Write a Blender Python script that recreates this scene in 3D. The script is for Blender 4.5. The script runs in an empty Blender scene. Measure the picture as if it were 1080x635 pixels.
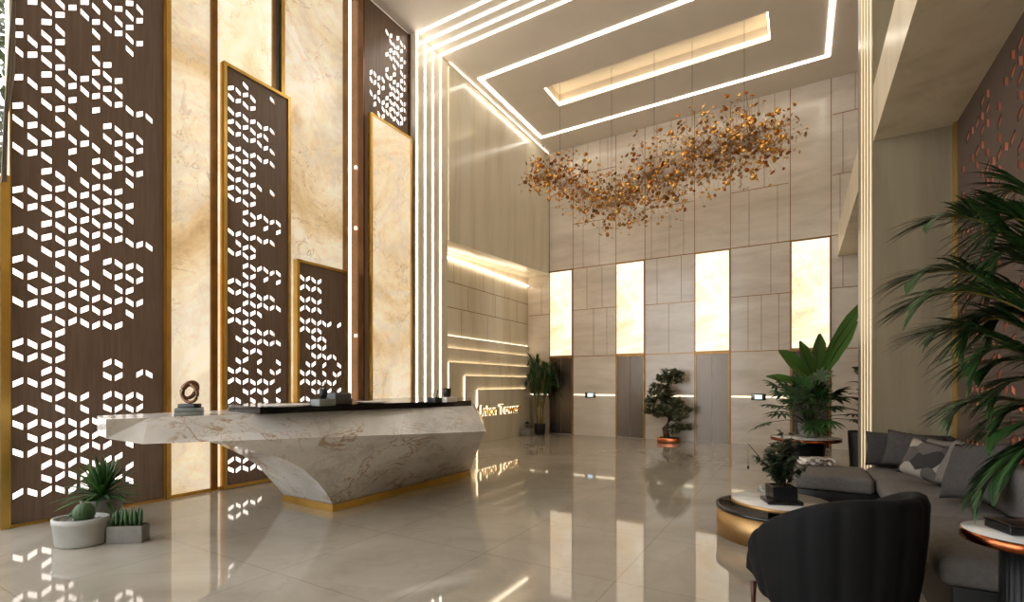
import bpy, bmesh, math, random
from mathutils import Vector, Matrix, geometry
random.seed(7)
C = bpy.context.scene.collection
PI = math.pi
# ---------------------------------------------------------------- camera maths (1080x635 frame)
F = 515.0; A = math.atan2(302, 515); ca, sa = math.cos(A), math.sin(A); H = 1.5; CX, CY = 540.0, 405.0
def ray(px, py):
    a = (px - CX) / F
    return Vector((a*ca - sa, a*sa + ca, (CY - py) / F))
def onX(px, py, X):
    d = ray(px, py); t = X / d.x; return Vector((X, t*d.y, H + t*d.z))
def onY(px, py, Y):
    d = ray(px, py); t = Y / d.y; return Vector((t*d.x, Y, H + t*d.z))
def onZ(px, py, Z):
    d = ray(px, py); t = (Z - H) / d.z; return Vector((t*d.x, t*d.y, Z))
def atT(px, py, t):
    d = ray(px, py); return Vector((t*d.x, t*d.y, H + t*d.z))
# ---------------------------------------------------------------- materials
def lin(c):
    def f(v):
        v /= 255.0
        return v/12.92 if v <= 0.04045 else ((v + 0.055)/1.055)**2.4
    return (f(c[0]), f(c[1]), f(c[2]), 1.0)
def newmat(name):
    m = bpy.data.materials.new(name); m.use_nodes = True
    nt = m.node_tree; b = nt.nodes['Principled BSDF']
    return m, nt, b
def coords(nt, scale=(1, 1, 1), rot=(0, 0, 0)):
    tc = nt.nodes.new('ShaderNodeTexCoord'); mp = nt.nodes.new('ShaderNodeMapping')
    mp.inputs['Scale'].default_value = scale; mp.inputs['Rotation'].default_value = rot
    nt.links.new(tc.outputs['Object'], mp.inputs['Vector']); return mp.outputs['Vector']
def noise(nt, vec, scale, detail=4, rough=0.55, dist=0.0):
    n = nt.nodes.new('ShaderNodeTexNoise')
    n.inputs['Scale'].default_value = scale; n.inputs['Detail'].default_value = detail
    n.inputs['Roughness'].default_value = rough; n.inputs['Distortion'].default_value = dist
    nt.links.new(vec, n.inputs['Vector']); return n.outputs['Fac']
def ramp(nt, fac, stops):
    r = nt.nodes.new('ShaderNodeValToRGB'); el = r.color_ramp.elements
    while len(el) < len(stops): el.new(0.5)
    for e, (p, c) in zip(el, stops): e.position = p; e.color = lin(c) if len(c) == 3 else c
    nt.links.new(fac, r.inputs['Fac']); return r.outputs['Color']
def mix(nt, fac, a, b, mode='MIX'):
    m = nt.nodes.new('ShaderNodeMix'); m.data_type = 'RGBA'; m.blend_type = mode
    for sock, v in ((0, fac), (6, a), (7, b)):
        if hasattr(v, 'node'): nt.links.new(v, m.inputs[sock])
        else: m.inputs[sock].default_value = v
    return m.outputs[2]
def plain(name, col, rough=0.5, metal=0.0, var=0.0, scale=8, stretch=(1, 1, 1), spec=0.5, col2=None):
    m, nt, b = newmat(name)
    b.inputs['Roughness'].default_value = rough; b.inputs['Metallic'].default_value = metal
    b.inputs['Specular IOR Level'].default_value = spec
    if col2 is None: col2 = tuple(max(0, v*(1-var)) for v in col)
    n = noise(nt, coords(nt, stretch), scale, 4)
    nt.links.new(ramp(nt, n, [(0.3, col2), (0.7, col)]), b.inputs['Base Color'])
    return m
def veins(nt, vec, scale, width, dist=1.2, detail=6):
    n = noise(nt, vec, scale, detail, 0.6, dist)
    return ramp(nt, n, [(0.5-width, (0, 0, 0)), (0.5, (255, 255, 255)), (0.5+width, (0, 0, 0))])
def bw(nt, col):
    r = nt.nodes.new('ShaderNodeRGBToBW'); nt.links.new(col, r.inputs[0]); return r.outputs[0]
def mul(nt, a, k):
    n = nt.nodes.new('ShaderNodeMath'); n.operation = 'MULTIPLY'
    nt.links.new(a, n.inputs[0])
    if hasattr(k, 'node'): nt.links.new(k, n.inputs[1])
    else: n.inputs[1].default_value = k
    return n.outputs[0]
def desk_marble():
    m, nt, b = newmat('calacatta_marble')
    v = coords(nt, (1, .7, 1), (0.5, 0.3, 0.5))
    base = ramp(nt, noise(nt, v, 1.6, 4, .55, .5), [(0.35, (208, 204, 197)), (0.65, (236, 233, 227))])
    mask = bw(nt, ramp(nt, noise(nt, v, 1.9, 3), [(.44, (0, 0, 0)), (.58, (255, 255, 255))]))
    v1 = mul(nt, bw(nt, veins(nt, v, 2.0, .020, 1.0, 9)), mask)
    c = mix(nt, mul(nt, v1, .85), base, lin((162, 118, 66)))
    v2 = mul(nt, bw(nt, veins(nt, v, 4.0, .013, 1.3, 9)), mask)
    c = mix(nt, mul(nt, v2, .7), c, lin((178, 132, 80)))
    v3 = bw(nt, veins(nt, v, .9, .022, .8, 6))
    c = mix(nt, mul(nt, v3, .22), c, lin((150, 138, 124)))
    nt.links.new(c, b.inputs['Base Color']); b.inputs['Roughness'].default_value = .16
    return m
def onyx(name, strength, warm=1.0, pale=False, scale=1.0, off=0.0):
    """backlit onyx sheet: the stone's own pattern glows"""
    m, nt, b = newmat(name)
    tc = nt.nodes.new('ShaderNodeTexCoord'); mp = nt.nodes.new('ShaderNodeMapping')
    mp.inputs['Location'].default_value = (off, off*1.7, off*.6); mp.inputs['Scale'].default_value = (scale,)*3
    nt.links.new(tc.outputs['Object'], mp.inputs['Vector']); v = mp.outputs['Vector']
    if pale: st = [(0.30, (224, 184, 134)), (0.42, (242, 218, 182)), (0.52, (252, 242, 224)), (.62, (248, 230, 200)), (.74, (226, 190, 142))]
    else: st = [(0.28, (192, 158, 112)), (0.40, (214, 186, 142)), (0.50, (236, 218, 186)), (.60, (246, 236, 216)), (.70, (228, 206, 168)), (.8, (204, 174, 130))]
    big = noise(nt, v, .42, 8, .6, 1.0)
    base = ramp(nt, big, st)
    fine = ramp(nt, noise(nt, v, 5.0, 8, .7, 1.5), [(.3, (214, 200, 180)), (.55, (255, 255, 255))])
    base = mix(nt, .4, base, fine, 'MULTIPLY')
    msk = bw(nt, ramp(nt, noise(nt, v, .8, 2), [(.42, (0, 0, 0)), (.6, (255, 255, 255))]))
    v1 = mul(nt, bw(nt, veins(nt, v, 1.4, .012, 1.2, 10)), msk)
    c = mix(nt, mul(nt, v1, .75), base, lin((150, 128, 100) if not pale else (214, 176, 128)))
    v2 = bw(nt, veins(nt, v, .45, .03, .8, 9))
    c = mix(nt, mul(nt, v2, .5), c, lin((206, 194, 178) if not pale else (226, 200, 164)))
    nt.links.new(c, b.inputs['Base Color']); nt.links.new(c, b.inputs['Emission Color'])
    b.inputs['Emission Strength'].default_value = strength; b.inputs['Roughness'].default_value = .18
    return m
def emit(name, col, s):
    m, nt, b = newmat(name)
    b.inputs['Base Color'].default_value = lin(col); b.inputs['Emission Color'].default_value = lin(col)
    b.inputs['Emission Strength'].default_value = s; return m
def stone(name, c1, c2, c3, rough=.25, stretch=(.8, .8, .16), scale=2.2, spec=.5):
    m, nt, b = newmat(name)
    v = coords(nt, stretch)
    c = ramp(nt, noise(nt, v, scale, 6, .6, .4), [(0.3, c1), (0.5, c2), (0.7, c3)])
    c = mix(nt, mul(nt, bw(nt, veins(nt, v, scale*.7, .02, .6, 6)), .25), c, lin(c1))
    nt.links.new(c, b.inputs['Base Color']); b.inputs['Roughness'].default_value = rough
    b.inputs['Specular IOR Level'].default_value = spec
    return m
def floor_mat():
    m, nt, b = newmat('polished_floor')
    v = coords(nt, (1, 1, 1))
    c = ramp(nt, noise(nt, v, .7, 6, .6, .8), [(0.3, (152, 143, 129)), (0.5, (168, 159, 145)), (0.7, (180, 172, 158))])
    c = mix(nt, mul(nt, bw(nt, veins(nt, v, .6, .02, 1.2, 8)), .12), c, lin((126, 110, 90)))
    br = nt.nodes.new('ShaderNodeTexBrick'); nt.links.new(v, br.inputs['Vector'])
    br.offset = 0.0; br.inputs['Scale'].default_value = 1.0
    br.inputs['Brick Width'].default_value = 1.2; br.inputs['Row Height'].default_value = 1.2
    br.inputs['Mortar Size'].default_value = .006; br.inputs['Mortar Smooth'].default_value = .3
    br.inputs['Color1'].default_value = br.inputs['Color2'].default_value = (1, 1, 1, 1)
    br.inputs['Mortar'].default_value = (.80, .77, .73, 1)
    c = mix(nt, 1.0, c, br.outputs['Color'], 'MULTIPLY')
    nt.links.new(c, b.inputs['Base Color'])
    b.inputs['Roughness'].default_value = .045; b.inputs['IOR'].default_value = 1.85
    return m
def wood(name, c1, c2, rough=.38):
    m, nt, b = newmat(name)
    v = coords(nt, (3, 9, .5))
    nt.links.new(ramp(nt, noise(nt, v, 3.0, 7, .6, .3), [(0.3, c1), (0.7, c2)]), b.inputs['Base Color'])
    b.inputs['Roughness'].default_value = rough; return m
def leafm(name, c1, c2, rough=.45):
    m, nt, b = newmat(name)
    oi = nt.nodes.new('ShaderNodeNewGeometry')
    nt.links.new(ramp(nt, oi.outputs['Random Per Island'], [(0.0, c1), (1.0, c2)]), b.inputs['Base Color'])
    b.inputs['Roughness'].default_value = rough
    return m
def islandmat(name, stops, rough, metal):
    m, nt, b = newmat(name)
    g = nt.nodes.new('ShaderNodeNewGeometry')
    nt.links.new(ramp(nt, g.outputs['Random Per Island'], stops), b.inputs['Base Color'])
    b.inputs['Roughness'].default_value = rough; b.inputs['Metallic'].default_value = metal
    return m
M = {}
M['floor'] = floor_mat()
M['ceiling'] = plain('ceiling_paint', (232, 222, 208), .6, var=.03, scale=1.5)
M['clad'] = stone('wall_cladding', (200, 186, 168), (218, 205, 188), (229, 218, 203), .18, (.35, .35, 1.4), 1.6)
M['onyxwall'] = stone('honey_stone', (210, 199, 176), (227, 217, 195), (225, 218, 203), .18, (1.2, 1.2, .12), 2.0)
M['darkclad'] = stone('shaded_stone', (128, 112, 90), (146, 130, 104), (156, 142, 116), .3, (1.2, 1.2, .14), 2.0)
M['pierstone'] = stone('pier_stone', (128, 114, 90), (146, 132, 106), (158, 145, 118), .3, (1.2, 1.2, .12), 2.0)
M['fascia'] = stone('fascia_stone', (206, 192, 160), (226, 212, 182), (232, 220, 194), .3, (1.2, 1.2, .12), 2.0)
M['screen'] = wood('brown_oak_veneer', (110, 89, 75), (132, 110, 94), .34)
M['screen_shaded'] = wood('brown_oak_shaded', (70, 55, 46), (88, 70, 59), .6)  # darker copy of the oak veneer, the right wall's shade put into its colour
M['brushed'] = plain('brushed_brass', (192, 154, 102), .5, 1.0, .08, 3, (1, 1, 12))
M['gold'] = plain('polished_brass', (240, 196, 104), .3, 1.0, .12, 3)
M['dgold'] = plain('antique_brass', (160, 118, 66), .35, 1.0, .2, 3)
M['bronze'] = plain('bronze_lacquer', (120, 84, 56), .25, .6, .15, 4)
M['joint'] = plain('brass_joint', (140, 100, 62), .4, .7, .1, 6)
M['steel'] = plain('brushed_steel', (100, 90, 80), .27, .9, .06, 2, (6, 6, .3))
M['led'] = emit('warm_led', (255, 245, 229), 5.0)
M['ledsoft'] = emit('warm_led_soft', (255, 236, 208), 3.4)
M['signgold'] = plain('sign_gold', (205, 156, 24), .32, .8, .1)
M['halo'] = emit('sign_halo', (255, 232, 190), 1.8)
M['pier_led'] = emit('pier_led', (255, 232, 190), .26)
M['white_back'] = emit('screen_lightbox', (255, 248, 238), 1.3)
M['dim_back'] = emit('copper_lightbox', (230, 140, 105), .10)
M['onyxA'] = onyx('backlit_onyx', .46)
M['onyxB'] = onyx('backlit_onyx_pale', .5, pale=True, off=3.1)
M['onyxC'] = onyx('backlit_onyx_white', .60, pale=True, scale=.9, off=7.7)
M['marble'] = desk_marble()
M['black'] = plain('black_stone', (22, 19, 18), .12, var=.3, scale=5)
M['blackmat'] = plain('black_satin', (18, 17, 17), .45, var=.2)
M['charcoal'] = plain('charcoal_fabric', (76, 72, 69), .9, var=.14, scale=30, spec=.2)
M['charcoal2'] = plain('dark_grey_fabric', (66, 62, 60), .9, var=.16, scale=30, spec=.2)
M['greyfab'] = plain('grey_fabric', (116, 110, 104), .9, var=.12, scale=30, spec=.2)
M['velvet'] = plain('black_velvet', (9, 9, 9), .8, var=.15, scale=14, spec=.3)
M['walnut'] = plain('walnut_leg', (92, 56, 36), .4, var=.2)
M['copper'] = plain('polished_copper', (186, 104, 62), .22, 1.0, .1)
M['whitemarble'] = stone('white_marble_top', (190, 184, 176), (220, 215, 206), (232, 228, 220), .12, (1, 1, 1), 3)
M['white'] = plain('white_ceramic', (226, 222, 214), .35, var=.04)
M['ribwhite'] = plain('matt_white_pot', (168, 166, 158), .55, var=.06)
M['concrete'] = plain('grey_concrete', (132, 128, 120), .8, var=.12, scale=12)
M['pebble'] = islandmat('pebbles', [(0, (70, 64, 58)), (1, (180, 172, 160))], .7, 0)
M['soil'] = plain('dark_soil', (44, 34, 26), .95, var=.3, scale=40)
M['leaf'] = leafm('palm_leaf', (22, 48, 20), (58, 92, 42))
M['leaf2'] = leafm('agave_leaf', (30, 62, 24), (74, 116, 52))
M['leaf3'] = leafm('banana_leaf', (72, 116, 48), (112, 156, 76))
M['leafd'] = leafm('dark_leaf', (24, 38, 22), (62, 78, 50))
M['leafb'] = leafm('bonsai_needles', (66, 76, 50), (128, 132, 98))
M['cactus'] = plain('cactus_skin', (64, 96, 50), .6, var=.3, scale=20)
M['bark'] = plain('bark', (94, 70, 48), .85, var=.35, scale=14)
M['cane'] = plain('palm_cane', (150, 130, 58), .6, var=.3, scale=10)
M['amber'] = islandmat('amber_gold_discs', [(0, (150, 80, 30)), (.25, (196, 124, 50)), (.5, (230, 170, 80)), (.75, (250, 206, 130)), (1, (100, 52, 22))], .2, .85)
M['glasspot'] = plain('smoked_box', (34, 33, 33), .08, var=.2)
M['cream'] = plain('cream_linen', (150, 138, 120), .7, var=.05, scale=2)
M['alu'] = plain('grey_aluminium', (92, 104, 112), .4, .6, .1)
M['bookgrey'] = plain('grey_book_cover', (136, 142, 138), .6, var=.1)
M['paper'] = plain('paper', (232, 228, 218), .8, var=.03)
M['tree'] = leafm('garden_leaves', (34, 48, 20), (84, 98, 48))
M['screenface'] = emit('call_screen', (190, 225, 235), .9)
def patterned():
    m, nt, b = newmat('patterned_cushion')
    v = nt.nodes.new('ShaderNodeTexVoronoi'); v.inputs['Scale'].default_value = 7
    nt.links.new(coords(nt), v.inputs['Vector'])
    nt.links.new(ramp(nt, bw(nt, v.outputs['Color']), [(.40, (44, 40, 38)), (.45, (84, 76, 70)), (.62, (70, 64, 60)), (.66, (150, 140, 128))]), b.inputs['Base Color'])
    b.inputs['Roughness'].default_value = .9; return m
M['pattern'] = patterned()
def magazine_mat():
    m, nt, b = newmat('magazine_cover')
    nt.links.new(ramp(nt, noise(nt, coords(nt), 9, 2), [(.42, (226, 220, 210)), (.5, (120, 84, 60)), (.56, (40, 34, 32)), (.62, (230, 226, 220))]), b.inputs['Base Color'])
    b.inputs['Roughness'].default_value = .35; return m
M['mag'] = magazine_mat()
def glassm(name, tint=(1, 1, 1, 1), gl=.08):
    m = bpy.data.materials.new(name); m.use_nodes = True; nt = m.node_tree; nt.nodes.clear()
    o = nt.nodes.new('ShaderNodeOutputMaterial'); t = nt.nodes.new('ShaderNodeBsdfTransparent'); g = nt.nodes.new('ShaderNodeBsdfGlossy')
    t.inputs[0].default_value = tint; g.inputs['Roughness'].default_value = .02
    x = nt.nodes.new('ShaderNodeMixShader'); x.inputs[0].default_value = gl
    nt.links.new(t.outputs[0], x.inputs[1]); nt.links.new(g.outputs[0], x.inputs[2]); nt.links.new(x.outputs[0], o.inputs[0]); return m
M['glass'] = glassm('clear_glass')
# ---------------------------------------------------------------- mesh builder
def wloc(o):
    v = Vector((0, 0, 0))
    while o is not None: v += o.location; o = o.parent
    return v
class MB:
    def __init__(s): s.v = []; s.f = []; s.sm = []
    def add(s, verts, faces, smooth=False):
        b = len(s.v); s.v += [tuple(v) for v in verts]
        for f in faces: s.f.append([b+i for i in f]); s.sm.append(smooth)
        return s
    def box(s, x0, x1, y0, y1, z0, z1):
        x0, x1 = sorted((x0, x1)); y0, y1 = sorted((y0, y1)); z0, z1 = sorted((z0, z1))
        v = [(x0,y0,z0),(x1,y0,z0),(x1,y1,z0),(x0,y1,z0),(x0,y0,z1),(x1,y0,z1),(x1,y1,z1),(x0,y1,z1)]
        return s.add(v, [(3,2,1,0),(4,5,6,7),(0,1,5,4),(1,2,6,5),(2,3,7,6),(3,0,4,7)])
    def hexa(s, v):
        return s.add(v, [(3,2,1,0),(4,5,6,7),(0,1,5,4),(1,2,6,5),(2,3,7,6),(3,0,4,7)])
    def rbox(s, x0, x1, y0, y1, z0, z1, r=.03, seg=3, mtx=None):
        bm = bmesh.new(); bmesh.ops.create_cube(bm, size=1)
        for v in bm.verts: v.co = Vector(((x0+x1)/2 + v.co.x*(x1-x0), (y0+y1)/2 + v.co.y*(y1-y0), (z0+z1)/2 + v.co.z*(z1-z0)))
        bmesh.ops.bevel(bm, geom=list(bm.edges), offset=r, segments=seg, profile=.5, affect='EDGES')
        s.bm(bm, True, mtx); return s
    def bm(s, bm, smooth=True, mtx=None):
        bm.verts.index_update()
        s.add([(mtx @ v.co) if mtx else v.co.copy() for v in bm.verts], [[v.index for v in f.verts] for f in bm.faces], smooth); bm.free(); return s
    def lathe(s, prof, cx=0, cy=0, n=28, smooth=True, sx=1, sy=1, flute=0, nf=0):
        v, f = [], []
        for (r, z) in prof:
            for k in range(n):
                a = 2*PI*k/n; rr = r*(1 + (flute*abs(math.cos(nf*a/2)) if flute else 0))
                v.append((cx + rr*math.cos(a)*sx, cy + rr*math.sin(a)*sy, z))
        for i in range(len(prof)-1):
            for k in range(n):
                a, b = i*n+k, i*n+(k+1) % n
                f.append((a, b, b+n, a+n))
        s.add(v, f, smooth)
        b = len(s.v) - len(v)
        if prof[0][0] > 1e-4: s.f.append([b+k for k in reversed(range(n))]); s.sm.append(False)
        if prof[-1][0] > 1e-4: s.f.append([b+(len(prof)-1)*n+k for k in range(n)]); s.sm.append(False)
        return s
    def tube(s, pts, r, n=6, smooth=True):
        pts = [Vector(p) for p in pts]; rs = r if isinstance(r, (list, tuple)) else [r]*len(pts)
        v, f = [], []
        for i, p in enumerate(pts):
            d = (pts[min(i+1, len(pts)-1)] - pts[max(i-1, 0)]).normalized()
            up = Vector((0, 0, 1)) if abs(d.z) < .95 else Vector((1, 0, 0))
            u = d.cross(up).normalized(); w = u.cross(d)
            for k in range(n):
                a = 2*PI*k/n; v.append(p + (u*math.cos(a) + w*math.sin(a))*rs[i])
        for i in range(len(pts)-1):
            for k in range(n):
                a, b = i*n+k, i*n+(k+1) % n; f.append((a, b, b+n, a+n))
        f.append(list(reversed(range(n)))); f.append([(len(pts)-1)*n+k for k in range(n)])
        return s.add(v, f, smooth)
    def ell(s, c, rx, ry, rz, nu=10, nv=7, jit=0):
        v, f = [], []
        for i in range(nv+1):
            th = PI*i/nv
            for k in range(nu):
                a = 2*PI*k/nu; j = 1 + (random.uniform(-jit, jit) if jit else 0)
                v.append((c[0]+rx*math.sin(th)*math.cos(a)*j, c[1]+ry*math.sin(th)*math.sin(a)*j, c[2]+rz*math.cos(th)*j))
        for i in range(nv):
            for k in range(nu):
                a, b = i*nu+k, i*nu+(k+1) % nu; f.append((a, a+nu, b+nu, b))
        return s.add(v, f, True)
    def prism(s, poly, z0, z1):
        n = len(poly); v = [(x, y, z0) for x, y in poly] + [(x, y, z1) for x, y in poly]
        f = [list(reversed(range(n))), list(range(n, 2*n))] + [(i, (i+1) % n, n+(i+1) % n, n+i) for i in range(n)]
        return s.add(v, f)
    def leaf(s, base, d, up, L, W, bend=.3, n=4, fold=0.15, shape=None):
        """one blade: starts at base along d, droops; W half width"""
        d = Vector(d).normalized(); up = Vector(up); side = d.cross(up)
        if side.length < 1e-4: side = d.orthogonal()
        side.normalize(); nrm = side.cross(d).normalized()
        v, f = [], []
        for i in range(n+1):
            t = i/n
            w = W*(shape(t) if shape else max(0.03, math.sin(PI*min(1, t*.9+.1))**.8))
            c = Vector(base) + d*(L*t) - Vector((0, 0, 1))*(bend*L*t*t)
            v += [c - side*w + nrm*(fold*w), c, c + side*w + nrm*(fold*w)]
        for i in range(n):
            a = 3*i; f += [(a, a+1, a+4, a+3), (a+1, a+2, a+5, a+4)]
        return s.add(v, f, True)
    def build(s, name, mat, parent=None, local=False):
        me = bpy.data.meshes.new(name)
        off = Vector((0, 0, 0)) if (parent is None or local) else wloc(parent)
        me.from_pydata([(x-off.x, y-off.y, z-off.z) for x, y, z in s.v], [], s.f)
        me.polygons.foreach_set('use_smooth', s.sm); me.update()
        bm = bmesh.new(); bm.from_mesh(me); bmesh.ops.recalc_face_normals(bm, faces=bm.faces); bm.to_mesh(me); bm.free()
        if isinstance(mat, str): mat = M[mat]
        me.materials.append(mat)
        o = bpy.data.objects.new(name, me); C.objects.link(o); o.parent = parent
        return o
def tag(o, label=None, cat=None, group=None, kind=None):
    if label: o['label'] = label
    if cat: o['category'] = cat
    if group: o['group'] = group
    if kind: o['kind'] = kind
    return o
def thing(name, loc, label, cat, group=None):
    o = bpy.data.objects.new(name, None); C.objects.link(o); o.location = loc
    o.empty_display_size = .1
    return tag(o, label, cat, group)
def struct(name, mb, mat, parent=None):
    o = mb.build(name, mat, parent)
    if parent is None: o['kind'] = 'structure'
    return o
# ---------------------------------------------------------------- dimensions
YB = 13.4; ZC = 8.53; XW = -7.1; XR = 1.516; XF = .78; YW2 = 7.27; ZS = 4.42; ZF = 5.09; XP = -6.6
# ---------------------------------------------------------------- room shell
struct('floor', MB().box(-16, 9, -9, 15.5, -.2, 0), 'floor')
cx0, cx1, cy0, cy1 = -5.23, -.49, 10.4, 11.27
cm = MB()
cm.box(-7.6, 2.2, -6, cy0, ZC, ZC+.5).box(-7.6, 2.2, cy1, 13.6, ZC, ZC+.5).box(-7.6, cx0, cy0, cy1, ZC, ZC+.5).box(cx1, 2.2, cy0, cy1, ZC, ZC+.5)
cm.box(cx0, cx1, cy0, cy1, ZC+.30, ZC+.5)
ceil = struct('ceiling', cm, 'ceiling')
# wall_left: screens' backing, pilaster, recess, upper stone
wl = struct('wall_left', MB().box(-7.5, XW-.12, 2.05, 8.5, 0, ZC), 'darkclad')
struct('pilaster', MB().box(-7.22, XP, 7.44, 8.47, 0, ZC), 'onyxwall', wl)
struct('recess_stone', MB().box(-7.6, -7.28, 8.47, YB, 0, 4.95), 'onyxwall', wl)
u = MB(); z0, z1 = 4.62, 4.84
u.hexa([(-7.6,8.47,4.6),(-6.55,8.47,z0),(-6.55,YB,z1),(-7.6,YB,4.78),(-7.6,8.47,ZC-.10),(-6.55,8.47,ZC-.10),(-6.55,YB,ZC-.10),(-7.6,YB,ZC-.10)])
struct('upper_stone', u, 'onyxwall', wl)
jm = MB()
for z in (3.98, 3.36): jm.box(-7.282, -7.277, 8.47, YB, z-.008, z+.008)
for z0_, ys in ((3.98, (9.6, 10.9, 12.0)), (3.36, (9.3, 10.2, 11.5, 12.7)), (2.7, (9.9, 11.1, 12.3))):
    for y in ys: jm.box(-7.282, -7.278, y-.004, y+.004, z0_, z0_+.6 if z0_ < 3.9 else 4.5)
struct('stone_joint', jm, 'joint', wl)
# stepped stone panels with hidden light under the left upper wall
steps = [(-7.22, 8.47, 13.36, 2.66), (-7.16, 8.47, 13.30, 2.36), (-7.10, 9.20, 13.22, 2.02), (-7.04, 9.76, 13.10, 1.70), (-6.98, 10.22, 12.85, 1.355)]
px = -7.28
sp = struct('stepped_stone', MB().box(-7.3, steps[0][0], steps[0][1], steps[0][2], 0, steps[0][3]), 'onyxwall', wl)
for k, (x, ya, yb, zt) in enumerate(steps[1:]):
    mb = MB(); xb = steps[k][0]
    mb.box(x-.022, x, ya, yb, 0, zt)                       # face sheet
    mb.box(xb-.01, x-.022, ya+.07, yb-.07, 0, zt-.07)      # core, set back to leave the light slot
    struct('stepped_stone', mb, 'onyxwall', wl)
names = ['topmost', 'second', 'third', 'fourth', 'lowest']
for k, (x, ya, yb, zt) in enumerate(steps):
    xb = -7.28 if k == 0 else steps[k-1][0]
    mb = MB()
    if k == 0: mb.box(xb+.002, xb+.02, ya+.02, yb, zt+.002, zt+.011)
    else:
        mb.box(xb+.004, xb+.03, ya+.03, yb-.03, zt-.034, zt-.016)
        if k >= 2: mb.box(xb+.004, xb+.03, ya+.03, ya+.05, 0.02, zt-.05)
    tag(mb.build('light_strip', 'ledsoft'), ['topmost hidden light line over the stepped stone panels near the gold sign', 'second light line down behind the stepped stone near the gold sign', 'third light line down behind the stepped stone near the gold sign', 'fourth light line down, turning a corner round the stepped stone above the gold sign', 'innermost light line just above the gold lettering, turning down its left side'][k], 'light', 'light lines of the stepped stone')
tag(MB().box(-7.275, -7.20, 8.47, 13.3, 4.515, 4.545).build('cove_light', 'ledsoft'), 'long cove light glowing under the overhanging honey stone of the left wall', 'light')
tag(MB().box(-6.56, -6.548, 8.49, 13.38, ZC-.03, ZC-.018).build('cove_light', emit('wash_led', (255, 242, 220), 3.0)), 'hidden light line washing down the upper left stone from the ceiling edge', 'light')
# gold sign
sg = thing('wall_sign', (-6.98, 10.55, .62), 'gold raised lettering glowing on the lowest stepped stone beside the reception desk', 'sign')
def lettering(name, body, size, ext, off, mat, parent, loc):
    cu = bpy.data.curves.new(name, 'FONT'); cu.body = body; cu.size = size; cu.extrude = ext; cu.offset = off
    tmp = bpy.data.objects.new('tmp', cu); C.objects.link(tmp); bpy.context.view_layer.update()
    me = bpy.data.meshes.new_from_object(tmp.evaluated_get(bpy.context.evaluated_depsgraph_get()))
    bpy.data.objects.remove(tmp); bpy.data.curves.remove(cu)
    me.materials.clear(); me.materials.append(M[mat])
    o = bpy.data.objects.new(name, me); C.objects.link(o); o.parent = parent
    o.rotation_euler = (PI/2, 0, PI/2); o.location = loc; return o
TXT = 'Union Tower'
def wid(s):
    o = lettering('tmp', s, .36, .012, .003, 'signgold', None, (0, 0, 0)); w_ = max(v.co.x for v in o.data.vertices); bpy.data.objects.remove(o); return w_
ya_, yb_ = onX(503, 435, -6.93).y, onX(548.5, 435, -6.93).y; kx = (yb_-ya_)/wid(TXT)
for i, ch_ in enumerate(TXT):
    if ch_ == ' ': continue
    x_ = wid(TXT[:i+1]) - wid(ch_)
    lt = lettering('letter', ch_, .36, .012, .003, 'signgold', sg, (.05, ya_ - sg.location.y + x_*kx, .07)); lt.scale = (kx, 1, 1)
    hl = lettering('letter_backlight', ch_, .36, .004, .012, 'halo', lt, (0, 0, -.04)); hl.rotation_euler = (0, 0, 0)
# ---------------------------------------------------------------- back wall
LP = [(-6.52, -5.77), (-4.44, -3.64), (-2.325, -1.487), (-.156, .64)]
ZL0, ZL1 = 2.33, 4.89
wb = struct('wall_back', MB().box(-7.6, 2.2, YB, YB+.2, 0, ZC+.3), 'clad')
bj = MB(); vj = MB()
def hz(px0, py0, px1, py1, w=.016):
    a = onY(px0, py0, YB); b = onY(px1, py1, YB); z = (a.z+b.z)/2
    bj.box(a.x, b.x, YB-.006, YB+.01, z-w/2, z+w/2); return z
def hzz(x0, x1, z, w=.016): bj.box(x0, x1, YB-.006, YB+.01, z-w/2, z+w/2)
def vt(x, z0, z1, w=.010): vj.box(x-w/2, x+w/2, YB-.004, YB+.01, z0, z1)
def X(px): return onY(px, 300, YB).x
hzz(-6.56, 1.5, ZL1+.02, .022); hzz(-6.56, 1.5, ZL0-.02, .022)
for a, b in LP:
    vt(a-.010, 0, ZC, .016); vt(b+.010, 0, ZC, .016)
hzz(-7.25, -6.52, 3.62); hzz(LP[0][1], LP[1][0], 3.68); hzz(LP[1][1], LP[2][0], 3.66); hzz(LP[2][1], LP[3][0], 3.68); hzz(LP[3][1], 1.5, 3.70)
for p in (619, 635): vt(X(p), 3.68, ZL1)
for p in (626, 640): vt(X(p), ZL0, 3.68)
for p in (693, 718.6): vt(X(p), 3.66, ZL1)
vt(X(705.4), ZL0, 3.66)
vt(X(813), 3.68, ZL1)
for p in (789, 803, 821.5): vt(X(p), ZL0, 3.68)
vt(X(889), 3.7, ZL1)
vt(X(571), 3.62, 4.5); 
z = hz(604, 236, 650, 230); 
for p in (615, 632): vt(X(p), ZL1, z)
z2 = hz(604, 184.5, 650, 177.5)
for p in (620, 633, 641): vt(X(p), z2, ZC)
vt(X(626), z, z2)
z = hz(680, 221, 733, 212)
for p in (687, 706, 721): vt(X(p), ZL1, z)
z2 = hz(680, 167, 733, 157)
for p in (700, 716): vt(X(p), z, z2)
for p in (693, 708, 724): vt(X(p), z2, ZC)
z = hz(771, 203.5, 832, 193.5)
for p in (790, 820): vt(X(p), ZL1, z)
z2 = hz(771, 144, 832, 134)
for p in (781, 806): vt(X(p), z, z2)
for p in (788, 800, 817): vt(X(p), z2, ZC)
z = hz(878, 184, 907, 180); z2 = hz(878, 120, 907, 115.5)
vt(X(889), z, z2); vt(X(902), z2, ZC); vt(X(886), ZL1, z)
struct('brass_joint', bj, 'dgold', wb); struct('stone_joint', vj, 'joint', wb)
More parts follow.
